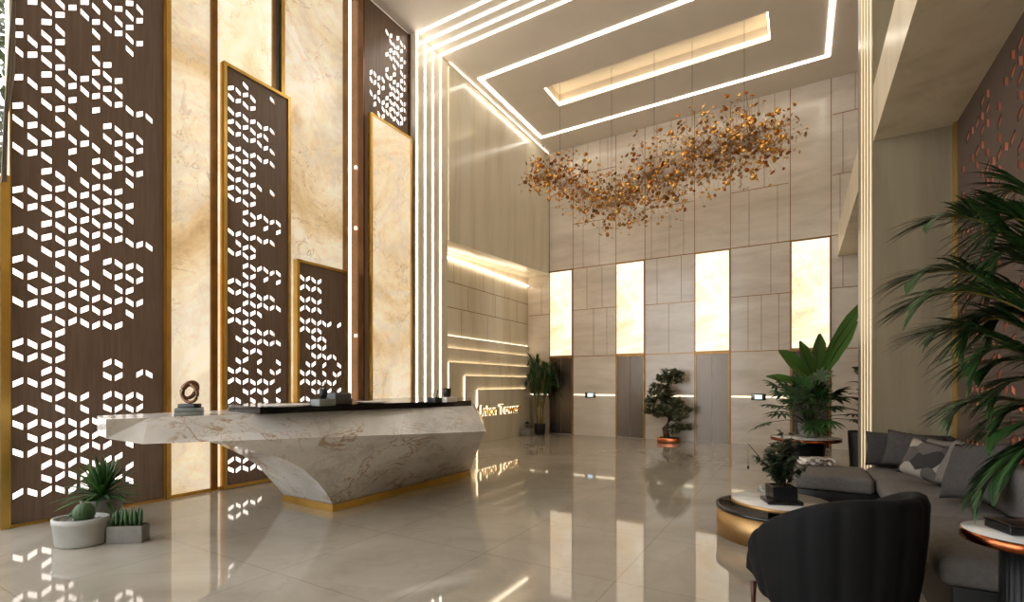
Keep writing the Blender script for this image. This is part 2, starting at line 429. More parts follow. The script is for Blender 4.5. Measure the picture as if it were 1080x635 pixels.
lpl = ['backlit onyx panel on the back wall nearest the left corner, above the shaded lift', 'backlit onyx panel above the lift left of the bonsai tree', 'backlit onyx panel above the lift right of the bonsai tree', 'backlit onyx panel on the back wall right above the tall banana plant']
for k, (a, b) in enumerate(LP):
    t = thing('backlit_panel', ((a+b)/2, YB-.03, ZL0), lpl[k], 'light panel', 'backlit panels above the lifts')
    MB().box(a+.02, b-.02, YB-.03, YB-.002, ZL0+.02, ZL1-.02).build('onyx_sheet', 'onyxC', t)
    fm = MB(); fm.box(a, a+.02, YB-.036, YB-.002, ZL0, ZL1).box(b-.02, b, YB-.036, YB-.002, ZL0, ZL1).box(a+.02, b-.02, YB-.036, YB-.002, ZL0, ZL0+.02).box(a+.02, b-.02, YB-.036, YB-.002, ZL1-.02, ZL1)
    fm.build('frame', 'dgold', t)
    # lift doors below
    d = bpy.data.objects.new('door_%d' % (k+1), None); C.objects.link(d); d.location = ((a+b)/2, YB, 0); d['kind'] = 'structure'
    mid = (a+b)/2
    for s0, s1 in ((a+.03, mid-.004), (mid+.004, b-.03)):
        MB().box(s0, s1, YB-.012, YB-.002, .01, ZL0-.06).build('door_leaf', 'steel', d)
    fm = MB(); fm.box(a+.002, a+.03, YB-.035, YB-.002, 0, ZL0-.05).box(b-.03, b-.002, YB-.035, YB-.002, 0, ZL0-.05).box(a+.002, b-.002, YB-.035, YB-.002, ZL0-.06, ZL0-.012)
    fm.build('door_frame', 'dgold', d)
fields = [(-7.22, -6.56, 'short'), (LP[0][1]+.04, LP[1][0]-.04, ''), (LP[1][1]+.04, LP[2][0]-.04, ''), (LP[2][1]+.04, LP[3][0]-.04, '')]
fl = ['short light line on the back wall behind the tall palm in the corner', 'thin light line on the back wall between the first two lifts from the left', 'thin light line on the back wall behind the bonsai tree', 'thin light line on the back wall left of the banana plant']
for k, (a, b, _) in enumerate(fields):
    tag(MB().box(a, b, YB-.014, YB-.001, 1.168, 1.195).build('light_strip', emit('wall_line_led_%d' % k, (255, 240, 205), 1.3)), fl[k], 'light', 'light lines between the lifts')
for k, (p, lb) in enumerate(((623, 'lift call panel with a pale screen between the first two lifts from the left'), (800, 'lift call panel with a pale screen on the wall left of the banana plant'))):
    x = onY(p, 417, YB).x
    t = thing('lift_call_switch', (x, YB-.015, 1.18), lb, 'call panel', 'lift call panels')
    MB().rbox(x-.16, x+.16, YB-.04, YB-.0155, 1.10, 1.26, .008, 2).build('casing', 'steel', t)
    MB().box(x-.08, x+.08, YB-.044, YB-.0405, 1.13, 1.23).build('screen', 'screenface', t)
# ---------------------------------------------------------------- right side
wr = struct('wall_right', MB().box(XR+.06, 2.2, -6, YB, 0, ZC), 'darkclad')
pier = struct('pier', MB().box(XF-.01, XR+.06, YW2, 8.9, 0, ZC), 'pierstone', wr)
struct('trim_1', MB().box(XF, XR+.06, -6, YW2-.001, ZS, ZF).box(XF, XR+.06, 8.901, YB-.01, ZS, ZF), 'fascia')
struct('front_light_blocker', MB().box(-3.4, 2.2, -6.2, -6, 0, ZC), 'darkclad')  # unseen wall behind the camera, added to keep daylight off the right side
rl = ['outermost', 'second', 'third', 'last']
for k, y in enumerate((7.42, 7.74, 8.06, 8.40)):
    mb = MB(); mb.box(XF-.0145, XF-.0105, y-.055, y+.055, .02, ZC-.005)
    tag(mb.build('light_strip', 'pier_led'), ['upright light strip at the near edge of the stone pier behind the sofa', 'second upright light strip from the near edge of the pier behind the sofa', 'third upright light strip from the near edge of the pier behind the sofa', 'upright light strip at the far edge of the pier beside the banana plant'][k], 'light', 'upright light strips on the right pier')
# ---------------------------------------------------------------- portal light strips (left pilaster and ceiling)
pl = ['portal light strip nearest the dark screen, running up the pilaster and over the ceiling', 'second portal light strip from the dark screen, up the pilaster and over the ceiling', 'third portal light strip from the dark screen, up the pilaster and over the ceiling', 'portal light strip nearest the honey stone wall, up the pilaster and over the ceiling']
for k, y in enumerate((7.48, 7.73, 7.975, 8.225)):
    mb = MB(); mb.box(XP+.001, XP+.010, y-.019, y+.019, .02, ZC-.012).box(XP+.001, .70, y-.024, y+.024, ZC-.012, ZC-.001)
    tag(mb.build('light_strip', 'led'), pl[k], 'light', 'portal light strips')
rx0, rx1, ry0, ry1, w = -6.37, .585, 9.29, 12.47, .085
mb = MB(); mb.box(rx0, rx1, ry0, ry0+w, ZC-.012, ZC-.001).box(rx0, rx1, ry1-w, ry1, ZC-.012, ZC-.001).box(rx0, rx0+w, ry0+w, ry1-w, ZC-.012, ZC-.001).box(rx1-w, rx1, ry0+w, ry1-w, ZC-.012, ZC-.001)
tag(mb.build('ceiling_light', 'led'), 'large rectangular light line set in the ceiling around the recess', 'light')
mb = MB(); mb.box(cx0+.004, cx1-.004, cy1-.05, cy1-.004, ZC+.02, ZC+.075).box(cx0+.004, cx0+.03, cy0+.05, cy1-.05, ZC+.02, ZC+.06).box(cx1-.03, cx1-.004, cy0+.05, cy1-.05, ZC+.02, ZC+.06)
tag(mb.build('cove_light', emit('cove_led', (255, 232, 192), 3.2)), 'bright cove light inside the long ceiling recess above the chandelier', 'light')
# ---------------------------------------------------------------- left feature wall
def perforated(parent, X0, y0, y1, z0, z1, cells, mat, th=.008):
    """sheet in the plane x = X0 with parallelogram holes; cells: lists of four (y, z)"""
    V = [Vector((y0, z0)), Vector((y1, z0)), Vector((y1, z1)), Vector((y0, z1))]; E = [(0, 1), (1, 2), (2, 3), (3, 0)]; Fs = []
    for c in cells:
        b = len(V); V += [Vector(p) for p in c]; Fs.append([b, b+1, b+2, b+3])
    r = geometry.delaunay_2d_cdt(V, E, Fs, 0, 1e-5)
    vs, fs, of = r[0], r[2], r[4]
    mb = MB(); n = len(vs)
    vv = [(X0, p.x, p.y) for p in vs] + [(X0-th, p.x, p.y) for p in vs]; ff = []; ec = {}
    binz = {}
    for c in cells:
        for k in {int(p[1]*4) for p in c}: binz.setdefault(k, []).append(c)
    def hole(p):
        for c in binz.get(int(p.y*4), ()):
            s = [(c[(i+1) % 4][0]-c[i][0])*(p.y-c[i][1]) - (c[(i+1) % 4][1]-c[i][1])*(p.x-c[i][0]) for i in range(4)]
            if min(s) > 0 or max(s) < 0: return True
        return False
    for f in fs:
        cen = sum((vs[i] for i in f), Vector((0, 0)))/len(f)
        if hole(cen): continue
        ar = sum(vs[f[i]].x*vs[f[(i+1) % len(f)]].y - vs[f[(i+1) % len(f)]].x*vs[f[i]].y for i in range(len(f)))
        if ar < 0: f = list(reversed(f))
        ff.append(list(f)); ff.append([n+i for i in reversed(f)])
        for i in range(len(f)):
            a, b = f[i], f[(i+1) % len(f)]
            if (b, a) in ec: del ec[(b, a)]
            else: ec[(a, b)] = 1
    for a, b in ec: ff.append([a, b, b+n, a+n])
    mb.add(vv, ff); return mb.build('perforated_panel', mat, parent)
def cell(yl, yr, z, s, th, rise):
    d = rise/2 if s == 'f' else -rise/2
    return [(yl, z-d-th/2), (yr, z+d-th/2), (yr, z+d+th/2), (yl, z-d+th/2)]
def cells_from(cols, data, X0, th, rise, ylim, zlim):
    """cols: (px left, px right) of each column; data[c]: (py, slant)"""
    out = []
    for c, lst in data.items():
        pl, pr = cols[c]; seen = []
        for py, s in sorted(lst):
            pm = (pl+pr)/2
            yl, yr = onX(pl, py, X0).y, onX(pr, py, X0).y; z = onX(pm, py, X0).z
            if yl < ylim[0] or yr > ylim[1] or z-th-rise < zlim[0] or z+th+rise > zlim[1]: continue
            if any(abs(z-q) < th+rise*.35 for q in seen): continue
            seen.append(z); out.append(cell(yl, yr, z, s, th, rise))
    return out
def parse(txt, sc, offs):
    """txt: per column 'k: band value slant ...' -> {c: [(py, s)]}"""
    d = {}
    for ln in txt.strip().splitlines():
        c, rest = ln.split(':'); lst = d.setdefault(int(c), [])
        band = None
        for tk in rest.split():
            if tk[0].isalpha(): band = offs[tk]; continue
            lst.append((band + float(tk[:-1])/sc, tk[-1]))
    return d
P1T = """
0: A 135f 218f 320b 487f B 67f 162b 338b 597f C 82b 257f 437f 530b D 110b 368f 453b E 20f 195f 290b 467b G 246f 332b
1: A 10f 262b 345f 527b B 105b 191f 280b 365f C 25b 108f 280b 453b 542f D 33b 118f 378b 460f E 22b 195b 285f 372b 460f G 237b 322f
2: A 55b 138f 230b 307f 390b 470f 567f B 60b 226b 305f 398b 482f 573b C 52f 135b 215f 300f 392b 557b D 38f 130b 215f 305b 383f 468b 548f E 25f 115b 283b 362f 453b 540f G 150b 228f 310b
3: A 20b 93f 192b 265f 350b 425f 510b 600b B 88f 170b 251f 516b 591f C 78b 153f 238b 323b 403f 485b 567f D 53b 135f 233b 306f 395b 468f 552b E 27b 108f 190b 275f 357b 443f 540b G 135f 218b 295f
4: A 47f 472b 543f B 33f 122b 283b 357f 447b 615b C 97f 180b 254f 333f 420b 583b D 57f 150b 233f E 113b 275b 348f 440b 527f G 127b 215f 290b
5: A 12f 93b 497f 577b B 228b 308f 556b C 35f 117b 192f 270b 352b 435f 513b 593f D 75b 157f 245b E 110f 190b 275f 350b 432f 517b G 127f 200b
6: A 55b 138f 215b 305f 385b 457f 530b 606f B 97f 338b 420f 497b 585f C 62b 140f 212b 287f 368f 605b D 90f 165b 258f E 270b 350f 420b G 60b 130f
7: A 22b 172b 410f 485b 561f B 38b 197f 278b 438b 515f 600b C 77f 148b 227f 305b 455f 535b D 93b 172f 257b 497f 580b E 103f 183b 415f 510f G 150b
8: A 55f 135b 210f 511f 590b B 62f 228b 306f 387b 462f 613f C 90b 163f 243b 313f 470b 550f D 30b 104f 260f 502b 582f E 103b 183f 250b 490f G 150f 230b
9: A 20f 98b 173f 245b 322b B 100b 257f 335b 411f 483b 558b C 105f 188b 335b 487f 562b D 40f 112b 188b E 108f 185b 250f 410b 550f G 160b
10: A 60b 130f 275f B 122f 285b 355f 500f C 348f 498b 573f D 117f 563f E 110b 180f
11: B 150b C 362b D 568b
"""
P1 = parse(P1T, 5.99, dict(A=0, B=100, C=200, D=300, E=400, G=480))
cols1 = [(13.4, 24.4), (29.2, 39.4), (43.9, 54.5), (58.8, 68.3), (72.5, 80.8), (85, 93.7), (97.5, 105.4), (109, 117.6), (121.2, 129.2), (132.9, 140.7), (144, 150.8), (153.9, 160.9)]
P2T = """
0: A 137b 208f 272b 362b 433f 497b 600b B 33f 95b 172b 241f 305b 538b C 35b 232f 297b 428b 495f D 258b 328f 460f 530b E 290f 353b
1: A 162f 232b 295f 386f 457b 518f 618f B 52b 116f 188f 256b 322f 550f 615b C 47f 240b 307f 428f 500b 620b D 195b 258f 330b 462b E 285b 350f
2: A 195b 254f 325b 411b 472f 545b B 12b 67f 140b 212b 270f 345b 408f 475b 570b C 8f 65b 130f 197b 257f 320b 380f 445b 507f 567b D 55f 127b 188f 265b 332f 402b E 288f 345b 407f
3: A 217f 283b 345f 434f 500b 560f B 25f 92b 155f 225f 293b 352f 432b 486f 577f C 17b 70f 145b 203f 268b 326f 390b 448f 515b 570f D 62b 130f 338b 397f 462b E 335f 400b
4: A 245b 460b 527f 585b B 48b 245b 437f 592b C 150f 342b 396f 457b 575b D 68f 135b 200f 268b 335f 402b E 338b 390f
5: A 268f 480f 543b 612f B 66f 455b 515f 603f C 160b 222f 343f 405b 580f D 73b 337b 400f 462b E 387b
6: A 292b 502b B 5b 88b 280b 472f 615b C 178f 352b 410f 583b D 77f 272b 336f
7: B 483b 540f C 183b 240f 418b D 77b 207b 268f 393f 460b
"""
P2 = parse(P2T, 6.353, dict(A=60, B=160, C=260, D=350, E=440))
cols2 = [(230+a/6.353, 230+b/6.353) for a, b in ((68, 106), (120, 153), (167, 203), (217, 251), (264, 293), (306, 336), (349, 380), (390, 420))]
P3T = """
0: A 210b 283f 378b 450f 545b 612f B 360b 432f 570f
1: A 217f 288b 380f 452b 550f 618b B 152b 293b 362f 433b 570b
2: A 230b 298f 390b 462f 555b B 30f 90b 153f 225b 292f 367b 437f 508b
3: A 240f 310b 400f 470b 565f B 32b 95f 158b 230f 440b 503f
4: A 572b B 102b 163f 235b 300f 368b 438f 505b
5: A 577f B 238f 440b 505f
6: B 240b 373b 440f
7: A 583f B 303b 370f 500f
"""
P3 = parse(P3T, 7.467, dict(A=265, B=345))
cols3 = [(305+a/7.467, 305+b/7.467) for a, b in ((88, 120), (134, 164), (178, 210), (224, 254), (264, 292), (303, 332), (345, 370), (380, 409))]
P4T = """
0: A 322f 355b 415b
1: A 332b 368f 432f 465f
2: A 348f 383b 412f 445b 510b
3: A 357b 393f 458f 488b 520f
4: A 145b 242f 310f 340b 438f 470f 503b 537f
5: A 128b 160f 187b 225f 257b 350f 388b 420f 455b 487f 515b 547f
6: A 120f 150b 205b 235f 265b 300b 333f 367f 400b 430b 465f 495b 530f 565b
7: A 140b 170f 213f 245b 285b 380f 410b 440f 478b 508f 545b 575f
8: A 128f 158b 195b 228f 265f 297f 328b 362f 392b 425f 458b 490f 525b 550f
9: A 145b 172f 215b 278f 342f 375b 400f 465f 497b 530f
10: A 157f 180f 205f 235b 385f 412b 480b 508f 540f
"""
P4 = parse(P4T, 4.233, dict(A=0))
cols4 = [(370+(c-6)/4.233, 370+(c+6)/4.233) for c in (91, 108, 126, 145, 162, 179, 195, 211, 227, 243, 260)]
def framed(t, X0, y0, y1, z0, z1, w, xb, xf, mat='gold', top=True, bottom=True):
    m = MB(); m.box(xb, xf, y0, y0+w, z0, z1).box(xb, xf, y1-w, y1, z0, z1)
    if top: m.box(xb, xf, y0+w, y1-w, z1-w, z1)
    if bottom: m.box(xb, xf, y0+w, y1-w, z0, z0+w)
    return m.build('frame', mat, t)
def screen(label, X0, y0, y1, z0, z1, cells, fw=.05, depth=.08, top=True, back='white_back', fmat='gold', bm='screen', sign=1):
    t = thing('perforated_screen', (X0, (y0+y1)/2, 0), label, 'screen', 'perforated oak screens')
    perforated(t, X0, y0+fw, y1-fw, z0+fw, z1-(fw if top else 0), cells, bm)
    framed(t, X0, y0, y1, z0, z1, fw, X0-depth, X0+.025, fmat, top)
    MB().box(X0-depth, X0-depth+.01, y0+fw, y1-fw, z0+fw, z1-(fw if top else 0)).build('lightbox', back, t)['label'] = 'glowing white backing'
    return t
Z0 = .012
c1 = cells_from(cols1, P1, XW, .064, .046, (1.765, 3.17), (.10, 8.4))
# the same lattice carried on above the picture
for c in range(1, 11):
    for r in range(18):
        if random.random() < .5:
            yl = onX(cols1[c][0], 300, XW).y; yr = onX(cols1[c][1], 300, XW).y; z = onX(cols1[c][0], 0, XW).z + .14 + r*.143 + (c % 2)*.002
            c1.append(cell(yl, yr, z, 'f' if (r+c) % 2 else 'b', .064, .046))
screen('widest dark oak screen of glowing rhombus cut-outs, behind the potted agave', XW, 1.735, 3.185, Z0, ZC-.01, c1, .012, .10, False)
screen('tall gold-framed perforated oak screen behind the left half of the reception desk', -7.0, 3.88, 4.93, Z0, 6.06, cells_from(cols2, P2, -7.0, .058, .046, (3.93, 4.88), (.08, 5.98)), .045, .08)
screen('lowest gold-framed perforated oak screen behind the middle of the reception desk', -7.0, 5.045, 6.07, Z0, 3.525, cells_from(cols3, P3, -7.0, .062, .05, (5.09, 6.02), (.08, 3.45)), .045, .08)
c4 = cells_from(cols4, P4, -6.75, .075, .05, (6.26, 7.40), (6.4, 8.4))
screen('dark oak screen with small cut-outs high above the narrow framed onyx panel', -6.75, 6.2, 7.435, Z0, ZC-.01, c4, .035, .10, False, 'white_back', 'bronze')
MB().box(-7.2, -6.85, 6.21, 7.43, 0, ZC).build('screen_box', 'bronze', wl)
def onyxpanel(label, X0, y0, y1, z0, z1, mat, frame=None, fx=.03):
    t = thing('backlit_panel', (X0, (y0+y1)/2, 0), label, 'light panel', 'backlit onyx panels of the left wall')
    if frame:
        MB().box(X0-.04, X0, y0+frame, y1-frame, z0+frame, z1-frame).build('onyx_sheet', mat, t)
        framed(t, X0, y0, y1, z0, z1, frame, X0-.07, X0+fx)
    else:
        MB().box(X0-.04, X0, y0, y1, z0, z1).build('onyx_sheet', mat, t)
        MB().box(X0-.04, X0+.012, y0, y1, z0-.0, z0+.03).build('brass_sill', 'gold', t)
    return t
onyxpanel('tall glowing onyx panel between the widest dark screen and the brass post', XW, 3.255, 3.755, Z0, ZC-.01, 'onyxA')
onyxpanel('tall pale glowing onyx panel rising behind the tall gold-framed screen', XW, 3.85, 4.68, Z0, ZC-.01, 'onyxB')
onyxpanel('broad veined onyx panel rising above the lowest perforated screen', XW, 4.90, 6.06, Z0, ZC-.01, onyx('backlit_onyx_veined', .38, off=1.3))
onyxpanel('narrow gold-framed onyx panel standing before the high dark screen by the pilaster', -6.63, 6.285, 7.36, Z0, 6.385, onyx('backlit_onyx_veined_narrow', .42, off=5.2), .035, .02)
# brass posts (trim)
tn = [2]
def post(x0, x1, y0, y1, mat='gold', z1=ZC-.002):
    o = struct('trim_%d' % tn[0], MB().box(x0, x1, y0, y1, 0, z1), mat); tn[0] += 1; return o
post(XW-.1, XW+.05, 3.19, 3.245, 'gold')
post(XW-.1, XW+.03, 3.76, 3.845, 'dgold')
post(XW-.1, XW+.03, 4.685, 4.73, 'dgold')
post(XW-.1, XW+.0, 4.735, 4.82, 'alu')
post(XW-.1, XW+.04, 4.825, 4.885, 'gold')
post(XW-.1, XW+.05, 1.665, 1.73, 'gold', 3.66)
post(-7.1, -7.0, 6.075, 6.10, 'dgold')
tag(MB().box(-7.1, -6.99, 6.105, 6.165, .02, ZC-.01).build('light_strip', emit('post_led', (255, 240, 205), 1.1)), 'upright light strip beside the bronze side of the high dark screen', 'light')
for z in (2.35, 4.3, 5.4):   # small lights on the bronze side
    tag(MB().box(-6.93, -6.90, 6.185, 6.198, z, z+.05).build('button_light', 'led'), {2.35: 'lowest tiny light on the bronze side face beside the narrow onyx panel', 4.3: 'middle tiny light on the bronze side face beside the narrow onyx panel', 5.4: 'topmost tiny light on the bronze side face beside the narrow onyx panel'}[z], 'light', 'tiny lights on the bronze side')
struct('baseboard_left', MB().box(-7.2, XW+.045, 1.66, 6.19, 0, .011), 'gold')
# ---------------------------------------------------------------- window and garden at the far left
w1 = bpy.data.objects.new('window_1', None); C.objects.link(w1); w1['kind'] = 'structure'; w1.location = (-7.15, 0, 0)
fm = MB(); fm.box(-7.2, -7.12, 1.60, 1.655, 0, 3.66)
for y in (-.4, -2.4, -4.4): fm.box(-7.2, -7.12, y-.04, y+.04, 0, ZC)
for z in (.04, 4.0, ZC-.04): fm.box(-7.19, -7.13, -6, 1.60, z-.04, z+.04)
fm.build('window_frame', 'alu', w1)
MB().box(-7.162, -7.156, -6, 1.595, .08, ZC-.08).box(-7.162, -7.156, 1.596, 1.73, 3.70, ZC-.08).build('window_pane', 'glass', w1)
# ---------------------------------------------------------------- right perforated screen, gold trims
cells = []
rr = random.Random(5)
for c in range(15):
    for r in range(27):
        if rr.random() < (.55 if 1 < c < 13 else .25):
            y = 4.72 + c*.155; z = .62 + r*.138
            yy = [(y, y+.105)]
            cells.append(cell(y, y+.105, z, 'f' if (r+c) % 2 else 'b', .07, .05))
t = thing('perforated_screen', (XR+.012, 5.9, 0), 'dim dark oak screen with coppery cut-outs on the right wall behind the sofa', 'screen', 'perforated oak screens')
perforated(t, XR+.012, 4.62, 7.16, .02, ZS-.01, cells, 'screen_shaded')
MB().box(XR+.045, XR+.055, 4.62, 7.16, .02, ZS-.01).build('lightbox', 'dim_back', t)['label'] = 'coppery lit backing'
post(XR-.02, XR+.058, 7.17, 7.25, 'gold', ZS-.002)
post(XR-.04, XR+.058, 4.50, 4.61, 'gold', ZS-.002)
# ---------------------------------------------------------------- reception desk
A0 = onZ(112, 442.5, 1.2); A1 = onZ(157, 440.5, 1.2); A2 = onZ(499, 428, 1.2)
A3 = Vector((-4.62, 6.62, 1.2)); A4 = Vector((-5.75, 6.62, 1.2)); A5 = Vector((-5.72, 2.0, 1.2))
B0 = Vector((A0.x, A0.y, 1.04)); B1 = onZ(150, 468.5, .98); B2 = onZ(512.5, 455, .876)
B3 = Vector((-4.5, 6.75, .88)); B4 = Vector((-5.75, 6.62, .88)); B5 = Vector((-5.72, 2.0, 1.02))
desk = thing('reception_desk', (-5.2, 4.6, 0), 'angular white marble reception desk with a cantilevered left end and gold base', 'reception desk')
mb = MB(); top = [A0, A1, A2, A3, A4, A5]; bot = [B0, B1, B2, B3, B4, B5]
mb.add(top+bot, [(0,1,2,3,4,5), (11,10,9,8,7,6)] + [(i+6, (i+1) % 6+6, (i+1) % 6, i) for i in range(6)])
mb.build('marble_slab', 'marble', desk)
def proj(p):
    xc = ca*p.x + sa*p.y; yc = -sa*p.x + ca*p.y; return CX + F*xc/yc, CY - F*(p.z-H)/yc
lo, hi = 0., 1.
for _ in range(40):
    m_ = (lo+hi)/2
    if proj(B1.lerp(B2, m_))[0] < 226: lo = m_
    else: hi = m_
eps = Vector((0, 0, -.001))
C0 = B1.lerp(B2, lo) + eps
P0 = Vector((-4.72, 3.89, .085)); R0 = Vector((-5.70, 3.92, .085))
nrm = (B2-C0).cross(P0-C0).normalized(); camp = Vector((0, 0, H))
def onplane(px, py):
    d = ray(px, py); return camp + d*((C0-camp).dot(nrm)/d.dot(nrm))
Q0 = Vector((-4.65, 6.56, .085))
front = [C0, onplane(262, 474), onplane(300, 484), onplane(321, 496), onplane(335, 508.5), onplane(344, 520), P0]
back = [Vector((-5.7, 2.72, .95)), Vector((-5.7, 3.1, .82)), Vector((-5.7, 3.39, .65)), Vector((-5.7, 3.58, .50)), Vector((-5.7, 3.71, .34)), Vector((-5.7, 3.83, .2)), R0]
mb = MB(); n = len(front)
Qb = Vector((-5.7, Q0.y-.04, .085)); T2 = B2 + Vector((-.012, 0, -.001)); T3 = Vector((-4.55, 6.7, .879)); Tb = Vector((-5.7, 6.55, .879))
mb.add(front+back, [(i, i+1, n+i+1, n+i) for i in range(n-1)], True)
K = 16; gv, gf = [], []
for p in front:
    wk = (C0.z - p.z)/(C0.z - P0.z); q = T2.lerp(Q0, wk)
    for j in range(K+1): gv.append(p.lerp(q, j/K))
for i in range(n-1):
    for j in range(K): gf.append((i*(K+1)+j, i*(K+1)+j+1, (i+1)*(K+1)+j+1, (i+1)*(K+1)+j))
mb.add(gv, gf, True)
mb.add([T2, Q0, Qb, Tb, T3], [(0, 1, 2), (0, 2, 3), (0, 3, 4)])
mb.add(back + [Qb, Tb], [list(range(n+2))])
mb.add([P0, Q0, Qb, R0], [(0, 1, 2, 3)])
mb.build('marble_body', 'marble', desk)
mb = MB(); mb.prism([(-5.69, 3.90), (-4.70, 3.87), (Q0.x+.015, Q0.y), (-5.69, Q0.y-.03)], 0.0, .083)
mb.build('plinth', 'gold', desk)['label'] = 'gold base band'
# black counter along the front of the desk top
k1 = onZ(276, 437.2, 1.2) + Vector((-.03, 0, 0)); k2 = A2 + Vector((-.03, 0, 0)); kl = Vector((-5.4, 3.05, 1.2))
mb = MB(); mb.prism([(kl.x, kl.y), (k1.x, k1.y), (k2.x, k2.y), (A3.x-.03, A3.y-.03), (-5.6, 6.5), (-5.6, 3.2)], 1.201, 1.272)
mb.build('black_counter', 'black', desk)
ZD = 1.273
# things on the desk
def onD(px, py, z=ZD): return onZ(px, py, z)
def dbox(name, label, cat, p, w, d, h, mat, rot=0, r=.006, grp=None, z=ZD):
    t = thing(name, (p.x, p.y, z), label, cat, grp); t.rotation_euler.z = rot
    return t, MB().rbox(-w/2, w/2, -d/2, d/2, 0, h, r, 2)
b0 = onZ(200, 437.5, 1.201); rz = -.5
for k, (w_, h_) in enumerate(((.34, .032), (.29, .034))):
    t, m_ = dbox('book', b0 and ['larger grey book lying flat on the desk under the smaller book', 'smaller grey book on top, carrying the bronze ring sculpture'][k], 'book', b0, w_, .23, h_, 'bookgrey', rz, .003, 'books under the sculpture', 1.201 + (.033 if k else 0))
    m_.build('cover', 'bookgrey', t, True)
    MB().box(-w_/2+.006, w_/2-.004, -.1155, .1155, .005, h_-.005).build('pages', 'paper', t, True)
t = thing('sculpture', (b0.x, b0.y, 1.2685), 'bronze twisted ring sculpture on a black block at the left end of the desk', 'sculpture')
t.rotation_euler.z = .45
MB().rbox(-.085, .085, -.05, .05, 0, .04, .004, 2).build('plinth', 'blackmat', t, True)
mb = MB(); N = 40
def ring(cz, rx, rz, yaw, tilt, r0, r1):
    pts = []
    for i in range(N+1):
        a = 2*PI*i/N; x, z = rx*math.cos(a), rz*math.sin(a)
        x, z = x*math.cos(tilt) - z*math.sin(tilt), x*math.sin(tilt) + z*math.cos(tilt)
        pts.append((x*math.cos(yaw), x*math.sin(yaw), cz + z))
    mb.tube(pts, [r0 + (r1-r0)*(.5+.5*math.sin(2*PI*i/N)) for i in range(N+1)], 10)
ring(.142, .078, .088, 0, .3, .014, .022); ring(.168, .052, .078, .9, -.5, .016, .028)
mb.build('twisted_ring', 'bronze', t, True)
def cup(label, p, r, h, mat, cat='cup', name='pen_cup', z=ZD, pens=0):
    t = thing(name, (p.x, p.y, z), label, cat)
    MB().lathe([(r*.85, 0), (r, h*.5), (r, h), (r*.86, h), (r*.82, .012)], n=18).build('cup', mat, t, True)
    for k in range(pens):
        a = 2.2*k; MB().tube([(r*.4*math.cos(a), r*.4*math.sin(a), .013), (r*.8*math.cos(a), r*.8*math.sin(a), h*1.75)], .005, 6).build('pen', 'blackmat', t, True)
    return t
p = onD(301, 428.5); t = thing('round_tray', (p.x, p.y, ZD), 'flat white round tray at the left end of the black counter', 'tray', 'trays on the counter')
MB().lathe([(.16, 0), (.24, .012), (.245, .02), (.235, .02), (.16, .008)], n=32).build('dish', 'white', t, True)
p = onD(392, 425); t = thing('round_tray', (p.x, p.y, ZD), 'flat white round tray right of the small leafy plant on the counter', 'tray', 'trays on the counter')
MB().lathe([(.13, 0), (.19, .012), (.195, .02), (.185, .02), (.13, .008)], n=32).build('dish', 'white', t, True)
p = onD(341, 428.0); t, m_ = dbox('tissue_box', 'small pale box on the counter left of the grey organiser', 'box', p, .13, .22, .07, 'bookgrey', .1, .006)
m_.build('box', 'bookgrey', t, True); MB().box(-.03, .03, -.06, .06, .0705, .074).build('slot', 'blackmat', t, True)
cup('black pen cup standing on the pale box on the counter', p, .04, .10, 'blackmat', pens=3, z=ZD+.076)
p = onD(357, 426.2); t, m_ = dbox('desk_organiser', 'dark grey desk organiser in the middle of the black counter', 'organiser', p, .16, .24, .125, 'concrete', .05, .01)
m_.build('body', plain('slate_grey', (78, 80, 80), .5), t, True); MB().box(-.06, .06, -.11, .11, .1255, .130).build('lid', 'blackmat', t, True)
p = onD(368.5, 425.4); t = thing('potted_plant', (p.x, p.y, ZD), 'tiny leafy plant in a dark pot on the counter beside the organiser', 'plant')
MB().lathe([(.03, 0), (.04, .05), (.034, .05), (.032, .035)], n=14).build('pot', 'blackmat', t, True)
mb = MB()
for k in range(22):
    a = random.uniform(0, 2*PI); e = random.uniform(.4, 1.4)
    mb.leaf((0, 0, .04), (math.cos(a)*math.cos(e), math.sin(a)*math.cos(e), math.sin(e)), (0, 0, 1), random.uniform(.04, .06), .014, .3)
mb.build('foliage', 'leaf', t, True)
p = onD(459.5, 424.3); t, m_ = dbox('desk_tray', 'black stationery tray near the right end of the black counter', 'tray', p, .12, .16, .06, 'blackmat', 0, .006)
m_.build('tray', 'blackmat', t, True)
for q in (-.05, .02): MB().tube([(0, q, .06), (.0, q+.02, .155)], .006, 6).build('pen', 'blackmat', t, True)
p = onD(473, 424); t, m_ = dbox('card_holder', 'white card box near the right end of the black counter', 'box', p, .12, .22, .06, 'white', 0, .006)
m_.build('box', 'white', t, True); MB().box(-.045, .045, -.1, .1, .0605, .064).build('cards', 'paper', t, True)
cup('black cup standing on the white card box on the counter', p + Vector((0, -.03, 0)), .05, .11, 'blackmat', z=ZD+.065)
# ---------------------------------------------------------------- planters by the wide screen
def rnd(a, b): return random.uniform(a, b)
pc = Vector((-5.79, 1.90, 0)); t = thing('cactus_planter', pc, 'ribbed white oval pot with pebbles and a round cactus by the wide dark screen', 'planter')
t.rotation_euler.z = .55
MB().lathe([(.17, 0), (.185, .02), (.2, .20), (.207, .205), (.207, .255), (.185, .255), (.18, .215)], n=64, sx=1.12, sy=.8, flute=.012, nf=32).build('pot', 'ribwhite', t, True)
MB().lathe([(.182, .21), (.001, .222)], n=24, sx=1.12, sy=.8).build('soil', 'soil', t, True)
mb = MB()
for k in range(90):
    a = rnd(0, 2*PI); r_ = .165*math.sqrt(random.random()); s_ = rnd(.008, .018)
    mb.ell((r_*math.cos(a)*1.12, r_*math.sin(a)*.8, .222), s_*1.3, s_, s_*.8, 6, 4, .15)
tag(mb.build('pebbles', 'pebble', t, True), kind='stuff')
